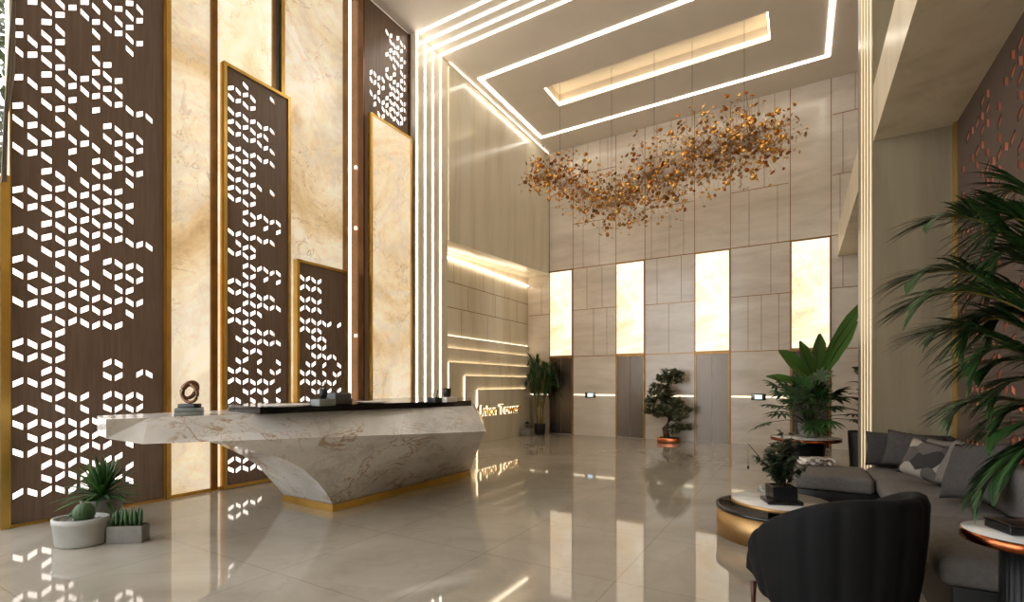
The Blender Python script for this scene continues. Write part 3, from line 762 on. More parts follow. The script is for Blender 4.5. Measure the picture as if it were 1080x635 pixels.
MB().lathe([(.001, .20), (.06, .21), (.088, .27), (.085, .33), (.055, .375), (.001, .388)], n=48, cx=.03, flute=-.12, nf=16).build('cactus', 'cactus', t, True)
pc = Vector((-6.17, 2.20, 0)); t = thing('potted_agave', pc, 'spiky green agave in a round concrete pot behind the ribbed white pot', 'plant')
MB().lathe([(.12, 0), (.135, .02), (.175, .30), (.18, .33), (.16, .33), (.155, .27)], n=32).build('pot', 'concrete', t, True)
MB().lathe([(.156, .275), (.001, .285)], n=20).build('soil', 'soil', t, True)
mb = MB()
for k in range(90):
    a = k*2.399; e = 1.45 - 1.30*(k/90)**.8 + rnd(-.08, .08)
    mb.leaf((.03*math.cos(a), .03*math.sin(a), .31+.12*(1-k/90)), (math.cos(a)*math.cos(e), math.sin(a)*math.cos(e), math.sin(e)), (0, 0, 1), rnd(.33, .45), .026, .14 + .25*(k/90), 5, .35, lambda u: (1-u)**.6*(.55+u*.9) + .02)
mb.build('foliage', 'leaf2', t, True)
pc = Vector((-5.50, 2.16, 0)); t = thing('succulent_planter', pc, 'small grey rectangular planter of finger succulents right of the ribbed white pot', 'planter')
t.rotation_euler.z = .62
mb = MB(); mb.rbox(-.16, .16, -.06, .06, 0, .16, .006, 2); mb.build('pot', 'concrete', t, True)
MB().box(-.148, .148, -.05, .05, .1605, .164).build('soil', 'soil', t, True)
for k in range(13):
    x = -.128 + (k % 7)*.042; y = -.022 if k < 7 else .024; h_ = rnd(.10, .16)
    l1, l2 = rnd(-.015, .015), rnd(-.01, .01)
    MB().tube([(x, y, .163), (x+l1*.4, y+l2*.4, .163+h_*.4), (x+l1*.8, y+l2, .163+h_*.8), (x+l1, y+l2, .163+h_)], [.014, .019, .015, .002], 8).build('succulent', 'cactus', t, True)
# ---------------------------------------------------------------- palm fronds
def frond(mb, stem, base, ctrl, tip, n, L, W, droop=.35, sweep=.6, r=.008, spread=1.0):
    base, ctrl, tip = Vector(base), Vector(ctrl), Vector(tip)
    L = min(L, .42*(tip-base).length)
    P = lambda u: base*(1-u)**2 + ctrl*2*u*(1-u) + tip*u*u
    stem.tube([P(i/10) for i in range(11)], [r*(1-.75*i/10) for i in range(11)], 6)
    for i in range(n):
        u = .16 + .84*i/(n-1); p = P(u); d = (P(min(1, u+.02)) - P(u-.02)).normalized()
        side = d.cross(Vector((0, 0, 1)))
        if side.length < .05: side = Vector((1, 0, 0))
        side.normalize()
        l = L*(math.sin(PI*min(1, .15+u*.85))**.55*.8 + .22)*rnd(.85, 1.1)
        for s_ in (-1, 1):
            dd = (side*s_*spread + d*(sweep + u*.9) + Vector((0, 0, rnd(.05, .35)))).normalized()
            mb.leaf(p, dd, Vector((0, 0, 1)), l, W, droop*rnd(.7, 1.3), 4, .25, lambda q: max(.05, math.sin(PI*(.12+.86*q))**.7))
def potted_palm(name, label, base, pot_r, pot_h, potmat, canes, fronds, leafmat, L, W, n, lim, droop=.35, sweep=.6):
    t = thing(name, base, label, 'plant')
    base = Vector(base)
    mb = MB(); mb.lathe([(pot_r*.82, 0), (pot_r*.86, .01), (pot_r, pot_h-.01), (pot_r, pot_h), (pot_r*.88, pot_h), (pot_r*.85, pot_h-.04)], base.x, base.y, 28)
    mb.build('pot', potmat, t)
    MB().lathe([(pot_r*.86, pot_h-.035), (.001, pot_h-.03)], base.x, base.y, 20).build('soil', 'soil', t)
    for pts in canes: MB().tube(pts, [.028, .022, .016], 8).build('cane', 'cane', t)
    lf, st = MB(), MB()
    for b_, c_, e_ in fronds: frond(lf, st, b_, c_, e_, n, L, W, droop, sweep)
    for q in (lf, st): q.v = [(min(max(x, lim[0]), lim[1]), min(y, lim[2]), z) for x, y, z in q.v]
    f_ = lf.build('fronds', leafmat, t); st.build('stalks', 'cane', t)
    return t
# tall palm in the back left corner
pb = Vector((-6.62, 12.92, 0)); fr, cn = [], []
for k in range(7):
    a = k*.9; cn.append([pb + Vector((.07*math.cos(a), .07*math.sin(a), .27)), pb + Vector((.10*math.cos(a), .10*math.sin(a), .6)), pb + Vector((.13*math.cos(a), .10*math.sin(a), .98))])
for k in range(24):
    a = k*2.399; e = rnd(.1, .75); h0 = .7+.3*random.random()
    b_ = pb + Vector((.12*math.cos(a), .10*math.sin(a), h0))
    ex = Vector((math.cos(a), math.sin(a)*.62, 0)); R_ = rnd(.22, .75); hh = rnd(1.25, 2.75-1.1*R_)
    fr.append((b_, b_ + ex*R_*.35 + Vector((0, 0, (hh-h0+.75)*.85)), pb + ex*R_ + Vector((0, 0, hh-.12-.2*R_))))
for f_ in fr:
    for q in f_[1:]:
        q.x = max(q.x, -7.0); q.y = min(q.y, 13.2)
t = potted_palm('potted_palm', 'tall bushy palm in a black pot in the corner beyond the gold sign', pb, .17, .32, 'blackmat', cn, fr, 'leaf', .32, .014, 22, (-6.95, 9, 13.33), .12, 1.1)
pc = Vector((-6.78, 12.45, 0)); t = thing('potted_shrub', pc, 'small clipped ball plant in a pale grey box left of the corner palm', 'plant')
MB().rbox(-.15, .15, -.15, .15, 0, .2, .01, 2).build('pot', 'concrete', t, True)
mb = MB()
for k in range(220):
    a = rnd(0, 2*PI); e = rnd(-.6, 1.5); d = Vector((math.cos(a)*math.cos(e), math.sin(a)*math.cos(e), math.sin(e)))
    mb.leaf(Vector((0, 0, .30)) + d*.07, d, (0, 0, 1), rnd(.04, .06), .013, .2, 2)
mb.build('foliage', 'leafd', t, True)
# bonsai
pc = onY(705.5, 461, 12.9); pc.z = 0; t = thing('bonsai_tree', pc, 'large bonsai tree with tiered foliage in a copper tray between two lifts', 'tree')
MB().rbox(-.26, .26, -.18, .18, .0, .12, .02, 2).build('tray', 'copper', t, True)
MB().box(-.23, .23, -.15, .15, .1205, .126).build('soil', 'soil', t, True)
cl = [(310,150,55,22),(345,160,35,14),(300,200,75,26),(255,190,35,20),(200,240,30,12),(190,275,38,18),(215,312,60,20),(165,340,38,15),(290,290,34,18),(200,385,66,26),(160,415,36,12),(300,340,60,25),(350,360,42,20),(280,400,52,30),(370,420,56,36),(310,530,38,36),(380,520,50,18),(220,435,32,12),(340,455,34,22),(260,250,34,16),(420,400,22,16)]
ax = Vector((1, 0, 0)); lf = MB(); br_ = MB(); sc_ = 12.55/515/6.35
def bp(x, y):
    q = onY(660+x/6.35, 370+y/6.35, 12.9); return Vector((q.x-pc.x, 0, q.z))
trunk = [Vector((-.05, 0, .1)), bp(262, 520), bp(300, 450), bp(325, 380), bp(290, 310), bp(265, 250), bp(300, 190)]
MB().tube(trunk, [.085, .07, .065, .055, .045, .035, .02], 10).build('trunk', 'bark', t, True)
for (x, y, rx, ry) in cl:
    c_ = bp(x, y); c_.y = rnd(-.22, .18)
    near = min(trunk, key=lambda q: (q-c_).length + max(0, q.z-c_.z)*.6)
    br_.tube([near, (near+c_)*.5 + Vector((0, 0, .05)), c_], [.028, .02, .01], 6)
    for k in range(int(rx*2.8)):
        v = Vector((rnd(-1, 1), rnd(-1, 1), rnd(-1, 1)))
        if v.length > 1: v.normalize()
        d = Vector((rnd(-1, 1), rnd(-1, 1), rnd(.0, 1)))
        lf.leaf(c_ + Vector((v.x*rx*sc_*1.12, v.y*.22, v.z*ry*sc_*1.12)), d, (0, 0, 1), rnd(.08, .14), .032, .2, 2)
br_.build('branches', 'bark', t, True); lf.build('foliage', 'leafb', t, True)
# ---------------------------------------------------------------- second seating corner: copper table and plants
def round_table(name, label, c, z, R, pr, loc_grp=None):
    t = thing(name, (c[0], c[1], 0), label, 'side table', loc_grp)
    MB().lathe([(R-.006, z-.012), (R-.006, z+.001), (.001, z+.001)], n=48).build('marble_top', 'whitemarble', t, True)
    MB().lathe([(R-.005, z-.05), (R, z-.05), (R, z), (R-.005, z)], n=48).build('rim', 'copper', t, True)
    MB().lathe([(R-.006, z-.05), (.001, z-.05)], n=48).build('underside', 'blackmat', t, True)
    MB().lathe([(pr*1.1, 0), (pr*1.1, .02), (pr, .03), (pr, z-.052)], n=96, flute=-.09, nf=32).build('pedestal', 'blackmat', t, True)
    return t
tc = (.10, 9.62); round_table('side_table', 'round copper-rimmed table behind the chaise carrying the pale pot of the fan palm', tc, .60, .52, .28, 'copper-rimmed round tables')
t = thing('potted_fan_palm', (tc[0]+.06, tc[1], .606), 'bushy fan palm in a pale pot on the copper-rimmed table behind the chaise', 'plant')
MB().lathe([(.11, 0), (.15, .05), (.17, .2), (.165, .24), (.145, .24), (.14, .2)], n=28).build('pot', 'concrete', t, True)
MB().lathe([(.142, .205), (.001, .212)], n=20).build('soil', 'soil', t, True)
lf, st = MB(), MB()
for k in range(42):
    a = k*2.399; e = rnd(-.25, 1.35); l_ = rnd(.32, .74)
    d = Vector((math.cos(a)*math.cos(e), math.sin(a)*math.cos(e), math.sin(e)))
    b_ = Vector((.02*math.cos(a), .02*math.sin(a), .22)); tp = b_ + d*l_ + Vector((0, 0, .12))
    st.tube([b_, b_ + d*l_*.5 + Vector((0, 0, .12)), tp], [.008, .006, .004], 5)
    out = (d + Vector((0, 0, -.15))).normalized(); sd = out.cross(Vector((0, 0, 1))).normalized(); upv = sd.cross(out)
    for j in range(11):
        an = -1.9 + 3.8*j/10
        dd = out*math.cos(an) + sd*math.sin(an)
        lf.leaf(tp, dd, upv, rnd(.26, .36)*(1-.25*abs(an)/1.9), .028, .25, 4, .3)
st.build('stalks', 'leafd', t, True); lf.build('foliage', 'leaf', t, True)
# banana plant
pc = Vector((.18, 10.75, 0)); t = thing('banana_plant', pc, 'tall plant with broad paddle leaves rising behind the fan palm', 'plant')
MB().lathe([(.2, 0), (.24, .03), (.27, .42), (.27, .45), (.24, .45), (.235, .4)], n=32).build('pot', 'blackmat', t, True)
MB().lathe([(.237, .405), (.001, .412)], n=20).build('soil', 'soil', t, True)
tr = 9.2
for (bx, by, mx_, my_, ex, ey, wd) in ((864,402,874,362,913,315,.12),(866,402,876,376,904,339,.12),(862,398,860,378,864,352,.17),(859,398,850,384,843,360,.15),(857,402,846,390,821,370,.17),(854,408,836,400,808,397,.08)):
    pb_, pm, pe = atT(bx, by, tr), atT(mx_, my_, tr-.1), atT(ex, ey, tr-.25)
    mb = MB(); N = 9; side = Vector((ca, sa, 0)); v, f = [], []
    P = lambda u: pb_*(1-u)**2 + pm*2*u*(1-u) + pe*u*u
    for i in range(N+1):
        u = i/N; p = P(u); d = (P(min(1, u+.05)) - P(max(0, u-.05))).normalized()
        sd = d.cross(Vector((sa*.9+.3, -ca*.9, .3))).normalized()
        nn = sd.cross(d); w_ = wd*max(.10, math.sin(PI*(.04+.93*u**1.45))**.75)*(1+.06*math.sin(u*19))
        v += [p - sd*w_ + nn*w_*.25, p, p + sd*w_ + nn*w_*.25]
    for i in range(N):
        a_ = 3*i; f += [(a_, a_+1, a_+4, a_+3), (a_+1, a_+2, a_+5, a_+4)]
    mb.add(v, f, True)
    st = pc + Vector((rnd(-.05, .05), rnd(-.05, .05), .41))
    lo_ = mb.build('leaf', 'leaf3', t)
    sk = MB().tube([st, st.lerp(pb_, .5) + Vector((0, 0, .1)), pb_, P(.5), pe], [.03, .024, .018, .010, .003], 7).build('midrib', 'leaf2', lo_)
# dark rubber plant by the pier
pc = Vector((.86, 9.50, 0)); t = thing('rubber_plant', pc, 'dark broad-leaved plant in a black pot at the far edge of the pier', 'plant')
MB().lathe([(.13, 0), (.14, .02), (.18, .72), (.18, .75), (.16, .75), (.155, .7)], n=28).build('pot', 'blackmat', t, True)
MB().lathe([(.157, .705), (.001, .71)], n=20).build('soil', 'soil', t, True)
MB().tube([(0, 0, .7), (.02, .0, 1.2), (-.01, .02, 1.75)], [.018, .014, .008], 6).build('stem', 'bark', t, True)
mb = MB()
for k in range(16):
    a = k*2.399 + 2; e = rnd(.0, .9)
    mb.leaf((0, 0, .85+.06*k), (math.cos(a)*math.cos(e), math.sin(a)*math.cos(e), math.sin(e)), (0, 0, 1), rnd(.20, .27), .08, .25, 6, .15)
mb.build('foliage', 'leafd', t, True)
# ---------------------------------------------------------------- sofa
ZSE = .54; XS = .69; XB = XR-.02
sofa = thing('corner_sofa', (.9, 5.3, 0), 'long dark grey corner sofa with a chaise along the right wall', 'sofa')
mb = MB(); mb.rbox(XS+.06, XB, 3.64, 7.16, .02, .36, .01, 2).rbox(-.0, XS+.05, 6.18, 6.94, .02, .36, .01, 2)
mb.build('base', 'blackmat', sofa)
def puffy(x0, x1, y0, y1, z0, z1, r=.05, puff=.018):
    bm = bmesh.new(); bmesh.ops.create_cube(bm, size=1)
    for v in bm.verts: v.co = Vector(((x0+x1)/2 + v.co.x*(x1-x0), (y0+y1)/2 + v.co.y*(y1-y0), (z0+z1)/2 + v.co.z*(z1-z0)))
    bmesh.ops.bevel(bm, geom=list(bm.edges), offset=r, segments=4, profile=.5, affect='EDGES')
    bmesh.ops.subdivide_edges(bm, edges=[e for e in bm.edges if e.calc_length() > .2], cuts=7, use_grid_fill=True)
    for v in bm.verts:
        a = 1-abs((v.co.x-(x0+x1)/2)/((x1-x0)/2))**2; b = 1-abs((v.co.y-(y0+y1)/2)/((y1-y0)/2))**2
        if v.co.z > (z0+z1)/2: v.co.z += puff*max(0, a*b)**.6 + .004*math.sin(v.co.x*31+v.co.y*17)*max(0, a*b)
    m = MB(); m.bm(bm, True); return m
for (a, b) in ((3.60, 4.75), (4.755, 5.53), (5.535, 6.28)):
    puffy(XS, 1.355, a, b, .36, ZSE-.02, .05, .026).build('seat_cushion', 'greyfab', sofa)
puffy(XS-.01, 1.355, 6.285, 7.05, .36, ZSE-.012).build('seat_cushion', 'greyfab', sofa)
puffy(-.05, XS-.015, 6.14, 6.98, .36, ZSE-.012).build('chaise_cushion', 'greyfab', sofa)
MB().rbox(1.36, XB, 3.62, 7.0, .361, .88, .05, 4).build('backrest', 'greyfab', sofa)
MB().rbox(XS+.09, XB, 7.06, 7.20, .361, .92, .05, 4).build('end_backrest', 'charcoal2', sofa)
def pillow(label, X_, Y_, w_, h_, th, yaw, tilt, mat, roll=0, bottom=ZSE+.022):
    c_ = Vector((X_, Y_, 0))
    Rm = Matrix.Rotation(yaw, 3, 'Z') @ Matrix.Rotation(tilt, 3, 'X') @ Matrix.Rotation(roll, 3, 'Y')
    n = 14; v, f = [], []
    for sgn in (1, -1):
        for i in range(n+1):
            for j in range(n+1):
                a, b = -1 + 2*i/n, -1 + 2*j/n
                g = max(0, (1-abs(a)**3)*(1-abs(b)**3))**.55
                pinch = 1 - .07*(1-abs(a)**2)*abs(b)**2
                pinch2 = 1 - .07*(1-abs(b)**2)*abs(a)**2
                v.append(Rm @ Vector((a*w_/2*pinch2, sgn*th/2*g + .006*math.sin(7*a+5*b)*g, b*h_/2*pinch)))
    m_ = (n+1)*(n+1)
    for i in range(n):
        for j in range(n):
            q = i*(n+1)+j; f.append((q, q+1, q+n+2, q+n+1)); f.append((m_+q, m_+q+n+1, m_+q+n+2, m_+q+1))
    mz = min(p.z for p in v)
    mb = MB(); mb.add(v, f, True)
    me = mb.build('cushion', mat, None)
    bm = bmesh.new(); bm.from_mesh(me.data); bmesh.ops.remove_doubles(bm, verts=bm.verts, dist=.0005); bmesh.ops.recalc_face_normals(bm, faces=bm.faces); bm.to_mesh(me.data); bm.free()
    me.location = (min(c_.x, 1.352 - max(p.x for p in v)), min(c_.y, 7.05 - max(p.y for p in v)), max(c_.z, bottom - mz))
    tag(me, label, 'cushion', 'loose cushions on the sofa'); return me
pillow('dark cushion at the far end of the sofa, tucked behind another dark one', .88, 6.97, .42, .40, .13, -.15, -.25, 'charcoal2')
pillow('dark cushion leaning in front at the far end of the sofa', 1.06, 6.72, .50, .40, .14, -.30, -.35, 'charcoal', .12)
pillow('light grey cushion half hidden between the dark cushions and the backrest', 1.28, 6.36, .42, .40, .13, -1.1, -.3, 'greyfab')
pillow('patterned dark and pale cushion in the middle of the sofa', 1.05, 6.00, .40, .38, .14, -.65, -.4, 'pattern', .2)
pillow('grey cushion leaning on the backrest right of the patterned one', 1.23, 5.58, .46, .44, .14, -1.25, -.35, 'greyfab', .1)
pillow('largest grey cushion, nearest to the side table, leaning on the backrest', 1.20, 5.08, .50, .48, .16, -1.15, -.38, 'charcoal', -.15)
for k, (dx, col, rz) in enumerate(((0, 'mag', .2), (.03, 'white', .35))):
    p = onZ(858, 488, ZSE+.02); 
    t = thing('magazine', (p.x+dx, p.y-.03, ZSE+.012+.036*k), ['photo magazine lying on the chaise under a white one', 'white magazine on top of another on the chaise'][k], 'magazine', 'magazines on the chaise'); t.rotation_euler.z = rz
    MB().box(-.15, .15, -.11, .11, .004, .030).build('pages', 'paper', t, True)
    mb = MB(); mb.box(-.152, .152, -.112, .112, 0, .004).box(-.152, .152, -.112, .112, .030, .034).box(-.152, .152, -.1145, -.112, 0, .034); mb.build('cover', 'mag' , t, True)
# ---------------------------------------------------------------- armchair
ac = Vector((.17, 3.60, 0)); chair = thing('armchair', ac, 'black channel-tufted velvet tub armchair seen from behind in front of the sofa', 'armchair')
fv = Vector((-.80, .60, 0)).normalized(); bv = -fv; sv = Vector((-bv.y, bv.x, 0))
def sstep(a, b, x):
    u = max(0, min(1, (x-a)/(b-a))); return u*u*(3-2*u)
v, f = [], []; NT = 168; TM = 2.42; rows = 0
prof_n = 10
for i in range(NT+1):
    th = -TM + 2*TM*i/NT; at = abs(th)
    ht = .41 + .47*max(0, math.cos(max(0, at-.5)/1.92*PI/2))**.8; hb = .17 + .02*sstep(1.2, 2.4, at)
    rib = .009*(1-abs(math.sin(th*9.0))**6) - .009
    if at > 2.15: ht -= .10*((at-2.15)/.27)**2; hb += .05*((at-2.15)/.27)**2
    Ro = .475; Ri = .375 + .0
    col = []
    lean = .0*(1-sstep(.4, 2.0, at))
    zs = [hb, hb+.02, hb+(ht-hb)*.35, hb+(ht-hb)*.7, ht-.05, ht-.015, ht]
    for k, z in enumerate(zs):
        g = (z-hb)/(ht-hb); r_ = Ro + lean*g - .07*(1-g)**2 + rib - (0.0, -.0, 0, 0, 0, .012, .04)[k]
        col.append((r_, z))
    for k, z in enumerate([ht, ht-.015, ht-.05, hb+(ht-hb)*.6, hb+.03, hb]):
        g = (z-hb)/(ht-hb); r_ = Ri + lean*g - .02*(1-g) + (.03, .012, 0, 0, 0, 0)[k]
        col.append((r_, z))
    rows = len(col)
    d = bv*math.cos(th) + sv*math.sin(th)
    # open the arms forward
    for r_, z in col:
        p = ac + d*r_ + Vector((0, 0, z)); v.append(p)
for i in range(NT):
    for k in range(rows):
        a, b = i*rows+k, i*rows+(k+1) % rows; f.append((a, b, b+rows, a+rows))
f.append(list(range(rows))); f.append(list(reversed([NT*rows+k for k in range(rows)])))
MB().add(v, f, True).build('tub_shell', 'velvet', chair)
m_ = MB(); m_.lathe([(.25, .18), (.30, .2), (.345, .36), (.33, .41), (.20, .432), (.001, .435)], ac.x+fv.x*.03, ac.y+fv.y*.03, 40)
m_.build('seat', 'velvet', chair)
for (a, b) in ((-.27, .33), (.27, .33), (-.24, -.24), (.24, -.24)):
    q = ac + sv*a + fv*b
    MB().tube([(q.x, q.y, 0), (q.x, q.y, .20)], [.012, .019], 8).build('leg', 'walnut', chair)
# ---------------------------------------------------------------- coffee table
cc = Vector((-.18, 5.47, 0)); ct = thing('coffee_table', cc, 'two-level round coffee table with a brass drum and a marble disc', 'coffee table')
MB().lathe([(.55, .0), (.55, .262)], cc.x, cc.y, 72).build('drum', 'brushed', ct)['label'] = 'brushed brass side'
MB().lathe([(.548, .263), (.556, .263), (.556, .292), (.525, .292), (.525, .278), (.001, .278)], cc.x, cc.y, 72).build('black_top', 'black', ct)
mc = Vector((-.15, 5.34, 0))
MB().lathe([(.425, .352), (.43, .352), (.43, .386), (.425, .386)], mc.x, mc.y, 72).build('disc_rim', 'brushed', ct)
MB().lathe([(.424, .352), (.424, .387), (.001, .387)], mc.x, mc.y, 72).build('marble_disc', 'whitemarble', ct)
MB().rbox(mc.x-.10, mc.x+.10, mc.y-.10, mc.y+.10, .279, .351, .004, 2).build('disc_support', 'blackmat', ct)
MB().rbox(mc.x+.02, mc.x+.08, mc.y-.52+.02, mc.y-.40, .0, .351, .004, 2).build('leg', 'blackmat', ct) if False else None
ZT = .388
pp = onZ(824, 530, ZT); t = thing('potted_plant', (pp.x, pp.y, ZT), 'dark bushy plant in a smoked square box on the coffee table', 'plant'); t.rotation_euler.z = .35
MB().rbox(-.15, .15, -.12, .12, 0, .035, .004, 2).build('tray', 'glasspot', t, True)
mb = MB(); mb.box(-.105, .105, -.105, -.095, .0355, .16).box(-.105, .105, .095, .105, .0355, .16).box(-.105, -.095, -.095, .095, .0355, .16).box(.095, .105, -.095, .095, .0355, .16).box(-.095, .095, -.095, .095, .0355, .05)
mb.build('pot', 'glasspot', t, True)
MB().box(-.094, .094, -.094, .094, .051, .15).build('soil', 'soil', t, True)
st, lf = MB(), MB()
for k in range(26):
    a = k*2.399; R_ = rnd(.05, .24); hh = rnd(.22, .60) - R_*.25
    tip = Vector((R_*math.cos(a), R_*math.sin(a), .15+hh)); b_ = Vector((.03*math.cos(a), .03*math.sin(a), .15))
    c_ = Vector((R_*.5*math.cos(a), R_*.5*math.sin(a), .15+hh*.6))
    st.tube([b_, c_, tip], [.005, .004, .002], 5)
    for j in range(34):
        u = rnd(.3, 1.05); p = b_*(1-u)**2 + c_*2*u*(1-u) + tip*u*u
        an = rnd(0, 2*PI); lf.leaf(p, (math.cos(an), math.sin(an), rnd(-.4, .6)), (0, 0, 1), rnd(.045, .08), .021, .2, 3)
st.build('stems', 'bark', t, True); lf.build('foliage', 'leafd', t, True)
b_, e_ = atT(812, 495, pp.y/ (0.27*sa+ca)), atT(789, 468, 4.65)
mb = MB(); mb.tube([pp + Vector((0, 0, .2)), b_, e_], [.006, .005, .003], 6).tube([e_, e_ - Vector((0, 0, .21))], .0015, 5).ell(e_ - Vector((0, 0, .225)), .011, .011, .02, 8, 6)
o = mb.build('twig', 'blackmat', None)
bpy.context.view_layer.update(); o.data.transform(Matrix.LocRotScale(t.location, t.rotation_euler, None).inverted()); o.parent = t
p = Vector((-.33, 5.62, ZT)); t = thing('water_glass', p, 'clear water glass on the coffee table left of the bushy plant', 'glass')
MB().lathe([(.028, 0), (.036, .09), (.034, .09), (.027, .006), (.001, .006)], n=24).build('tumbler', 'glass', t, True)
MB().lathe([(.0265, .008), (.031, .05), (.001, .05)], n=24).build('water', glassm('water', (.85, .93, .96, 1), .12), t, True)
# ---------------------------------------------------------------- near side table, box, palm at the right edge
sc0 = (.985, 3.41); round_table('side_table', 'copper-rimmed side table with a fluted black pedestal beside the near end of the sofa', sc0, .75, .25, .105, 'copper-rimmed round tables')
t = thing('jewel_box', (sc0[0]-.01, sc0[1]+.02, .755), 'flat black box on the near copper-rimmed side table', 'box'); t.rotation_euler.z = .35
MB().rbox(-.11, .11, -.085, .085, 0, .035, .004, 2).build('body', 'blackmat', t, True); MB().rbox(-.113, .113, -.088, .088, .0355, .052, .004, 2).build('lid', 'black', t, True)
pb = Vector((1.33, 3.08, 0)); cr = pb + Vector((0, 0, 1.15))
def T(px, py, t_): return atT(px, py, t_)
FL = [((1068, 185), (977, 236), 2.55, 2.5), ((1040, 240), (957, 298), 2.5, 2.45), ((1050, 262), (965, 322), 2.3, 2.35), ((1040, 320), (985, 352), 2.45, 2.45), 
      ((1045, 395), (1003, 436), 2.5, 2.5), ((1075, 430), (1027, 528), 2.36, 2.42), ((1095, 295), (1028, 338), 2.4, 2.42), ((1092, 350), (1030, 392), 2.35, 2.35), ((1095, 415), (1042, 462), 2.3, 2.3), ((1100, 200), (1040, 222), 2.45, 2.5)]
fr = []
rf = random.Random(11)
for k in range(11):
    u = k/10; ey = 215 + 300*u + rf.uniform(-12, 12); ex = 1052 - 22*math.sin(PI*u) + rf.uniform(-14, 14); t_ = 2.45 - .12*u + rf.uniform(-.12, .1)
    FL.append(((ex + 48, ey - 78 + 10*rf.random()), (ex, ey), t_, t_ + .03))
for (m0, e0, t1, t2) in FL: fr.append((cr + Vector((rnd(-.04, .04), rnd(-.04, .04), rnd(-.1, .15))), T(m0[0], m0[1], t1), T(e0[0], e0[1], t2)))
for a in (-2.0, -1.5, -1.0, -.5):
    fr.append((cr, cr + Vector((.1*math.cos(a), .35*math.sin(a), .6)), cr + Vector((.15*math.cos(a), .8*math.sin(a), rnd(.3, .7)))))
cn = [[pb + Vector((.05*math.cos(k*1.3), .05*math.sin(k*1.3), .30)), pb + Vector((.06*math.cos(k*1.3), .06*math.sin(k*1.3), .7)), pb + Vector((.05*math.cos(k*1.3), .05*math.sin(k*1.3), 1.2))] for k in range(5)]
t = potted_palm('potted_palm', 'large arching palm at the right edge, its fronds hanging before the sofa', pb, .15, .34, 'blackmat', cn, fr, 'leaf', .40, .007, 48, (-9, 1.49, 99))
# ---------------------------------------------------------------- chandelier
YCH = 10.75
path = [(566, 190), (585, 185), (608, 192), (630, 210), (650, 214), (668, 198), (685, 185), (705, 182), (725, 172), (745, 160), (765, 153), (785, 152), (803, 150), (818, 148)]
spread = [24, 30, 32, 34, 32, 38, 44, 42, 40, 42, 42, 40, 36, 28]
ch = thing('chandelier', onY(700, 90, YCH).lerp(onY(700, 90, YCH), 0), 'long wavy chandelier of amber gold discs hung on thin cables below the ceiling recess', 'chandelier')
ch.location.z = ZC
hubs = []; discs = []; stems = MB(); hubm = MB()
rc = random.Random(3)
for i in range(len(path)-1):
    for s_ in range(4):
        u = s_/4; px_ = path[i][0]*(1-u)+path[i+1][0]*u; py_ = path[i][1]*(1-u)+path[i+1][1]*u; sp_ = spread[i]*(1-u)+spread[i+1]*u
        for _ in range(1):
            q = onY(px_, py_ + rc.uniform(-.30, .30)*sp_, YCH + rc.uniform(-.22, .22)); hubs.append((q, sp_))
for q, sp_ in hubs:
    Rm = sp_/515*14.5
    for k in range(34):
        a = rc.uniform(0, 2*PI); zz = rc.uniform(-1, 1); rr_ = math.sqrt(1-zz*zz)
        d = Vector((rr_*math.cos(a), rr_*math.sin(a), zz)); l_ = Rm*rc.uniform(.35, .85)
        e = q + d*l_
        stems.tube([q, e], .0022, 4, False); discs.append((e, d))
    hubm.ell(q, .025, .025, .025, 8, 6)
for k in range(len(hubs)-1): hubm.tube([hubs[k][0], hubs[k+1][0]], .005, 5)
discs.sort(key=lambda e: (e[0]-camp).length)
def disc(mb, e, d):
    r_ = rc.choice((.024, .030, .036, .043, .052)); nd = (d + Vector((rc.uniform(-.7, .7), rc.uniform(-.7, .7), rc.uniform(-.7, .7)))).normalized()
    u_ = nd.orthogonal().normalized(); w_ = nd.cross(u_); v = [e + nd*r_*.25]; f = []
    for k in range(10):
        a = 2*PI*k/10; v.append(e + (u_*math.cos(a) + w_*math.sin(a))*r_)
    for k in range(10): f.append((0, 1+k, 1+(k+1) % 10))
    b = len(v); v += [p - nd*.006 for p in v]
    for k in range(10): f.append((b, b+1+(k+1) % 10, b+1+k)); f.append((1+k, b+1+k, b+1+(k+1) % 10, 1+(k+1) % 10))
    mb.add(v, f, True)
for e, d in discs[:100]:
    m_ = MB(); disc(m_, e, d); m_.build('disc', 'amber', ch)
m_ = MB()
for e, d in discs[100:]: disc(m_, e, d)
tag(m_.build('discs', 'amber', ch), kind='stuff')
tag(stems.build('stems', 'dgold', ch), kind='stuff'); hubm.build('spine', 'dgold', ch)
for px_ in (590, 646, 691, 731, 785):
    k = min(range(len(hubs)), key=lambda j: abs(proj(hubs[j][0])[0]-px_)); q = hubs[k][0]
    zt = ZC+.299 if (cy0 < q.y < cy1 and cx0 < q.x < cx1) else ZC-.001
    MB().tube([q, (q.x, q.y, zt)], .004, 5).build('cable', 'blackmat', ch)
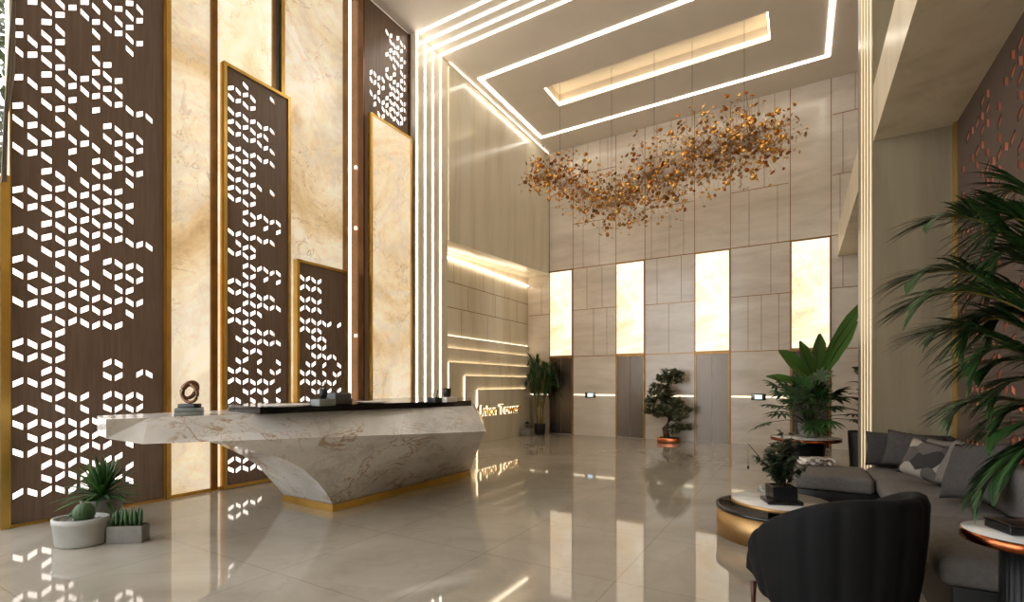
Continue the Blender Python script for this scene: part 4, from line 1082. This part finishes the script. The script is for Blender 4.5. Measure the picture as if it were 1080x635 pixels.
# ---------------------------------------------------------------- garden beyond the far left window
cur = thing('curtain', (-6.98, 1.6, 3.66), 'cream curtain hanging at the window edge left of the widest dark screen', 'curtain')
v, f = [], []
rowsz = [(0, 0.0, 8.0), (60, 0, 0), (80, 0, 0), (110, 0, 0), (150, 0, 0), (192, 0, 0)]
edge = [(-60, 15, 17.5), (0, 12, 17.2), (60, 8, 17), (78, 7, 16.5), (120, 4, 9.5), (160, 2, 8.5), (192, 1, 8)]
for (py, pa, pb_) in edge:
    for j in range(9):
        q = onX(pa + (pb_-pa)*j/8, py, -6.98); v.append((q.x + .012*math.sin(j*2.2), q.y, q.z))
for i in range(len(edge)-1):
    for j in range(8): f.append((i*9+j, i*9+j+1, i*9+j+10, i*9+j+9))
n_ = len(v); v += [(x-.012, y, z) for x, y, z in v]; f += [tuple(n_+q for q in reversed(g)) for g in f]
MB().add(v, f, True).build('drape', 'cream', cur)
MB().box(-7.03, -6.92, 1.45, 1.80, 8.40, ZC-.001).build('rail', 'alu', cur)
for k, (x, y, h_) in enumerate(((-13.5, 2.9, 11.5),)):
    t = thing('garden_tree', (x, y, 0), 'green garden tree outside the window at the far left', 'tree')
    MB().tube([(0, 0, 0), (.1, 0, h_*.3), (0, .1, h_*.8)], [.18, .14, .05], 8).build('trunk', 'bark', t, True)
    mb = MB()
    for j in range(2800):
        a = rnd(0, 2*PI); zz = rnd(-1, 1); r_ = random.random()**.4; q = math.sqrt(1-zz*zz)
        c_ = Vector((1.7*r_*q*math.cos(a), 1.7*r_*q*math.sin(a), h_*.55 + h_*.45*zz*r_))
        mb.leaf(c_, (rnd(-1, 1), rnd(-1, 1), rnd(-1, .6)), (0, 0, 1), rnd(.15, .3), .07, .1, 2)
    mb.build('crown', 'tree', t, True)
# ---------------------------------------------------------------- camera, world, light
cd = bpy.data.cameras.new('camera'); cam = bpy.data.objects.new('camera', cd); C.objects.link(cam)
cam.location = (0, 0, H); cam.rotation_euler = (PI/2, 0, A)
cd.sensor_fit = 'HORIZONTAL'; cd.sensor_width = 36; cd.lens = F/1080*36; cd.shift_y = 87.5/1080; cd.clip_start = .05; cd.clip_end = 200
sc = bpy.context.scene; sc.camera = cam
w = bpy.data.worlds.new('sky'); sc.world = w; w.use_nodes = True
bg = w.node_tree.nodes['Background']; bg.inputs[0].default_value = (.91, .95, 1.0, 1); bg.inputs[1].default_value = 2.8
sc.cycles.use_denoising = True
sc.cycles.max_bounces = 8; sc.cycles.sample_clamp_indirect = 6; sc.cycles.caustics_reflective = False; sc.cycles.caustics_refractive = False
vs_ = sc.view_settings; vs_.view_transform = 'Standard'; vs_.look = 'None'; vs_.gamma = 1; vs_.use_curve_mapping = False; vs_.exposure = 0.85
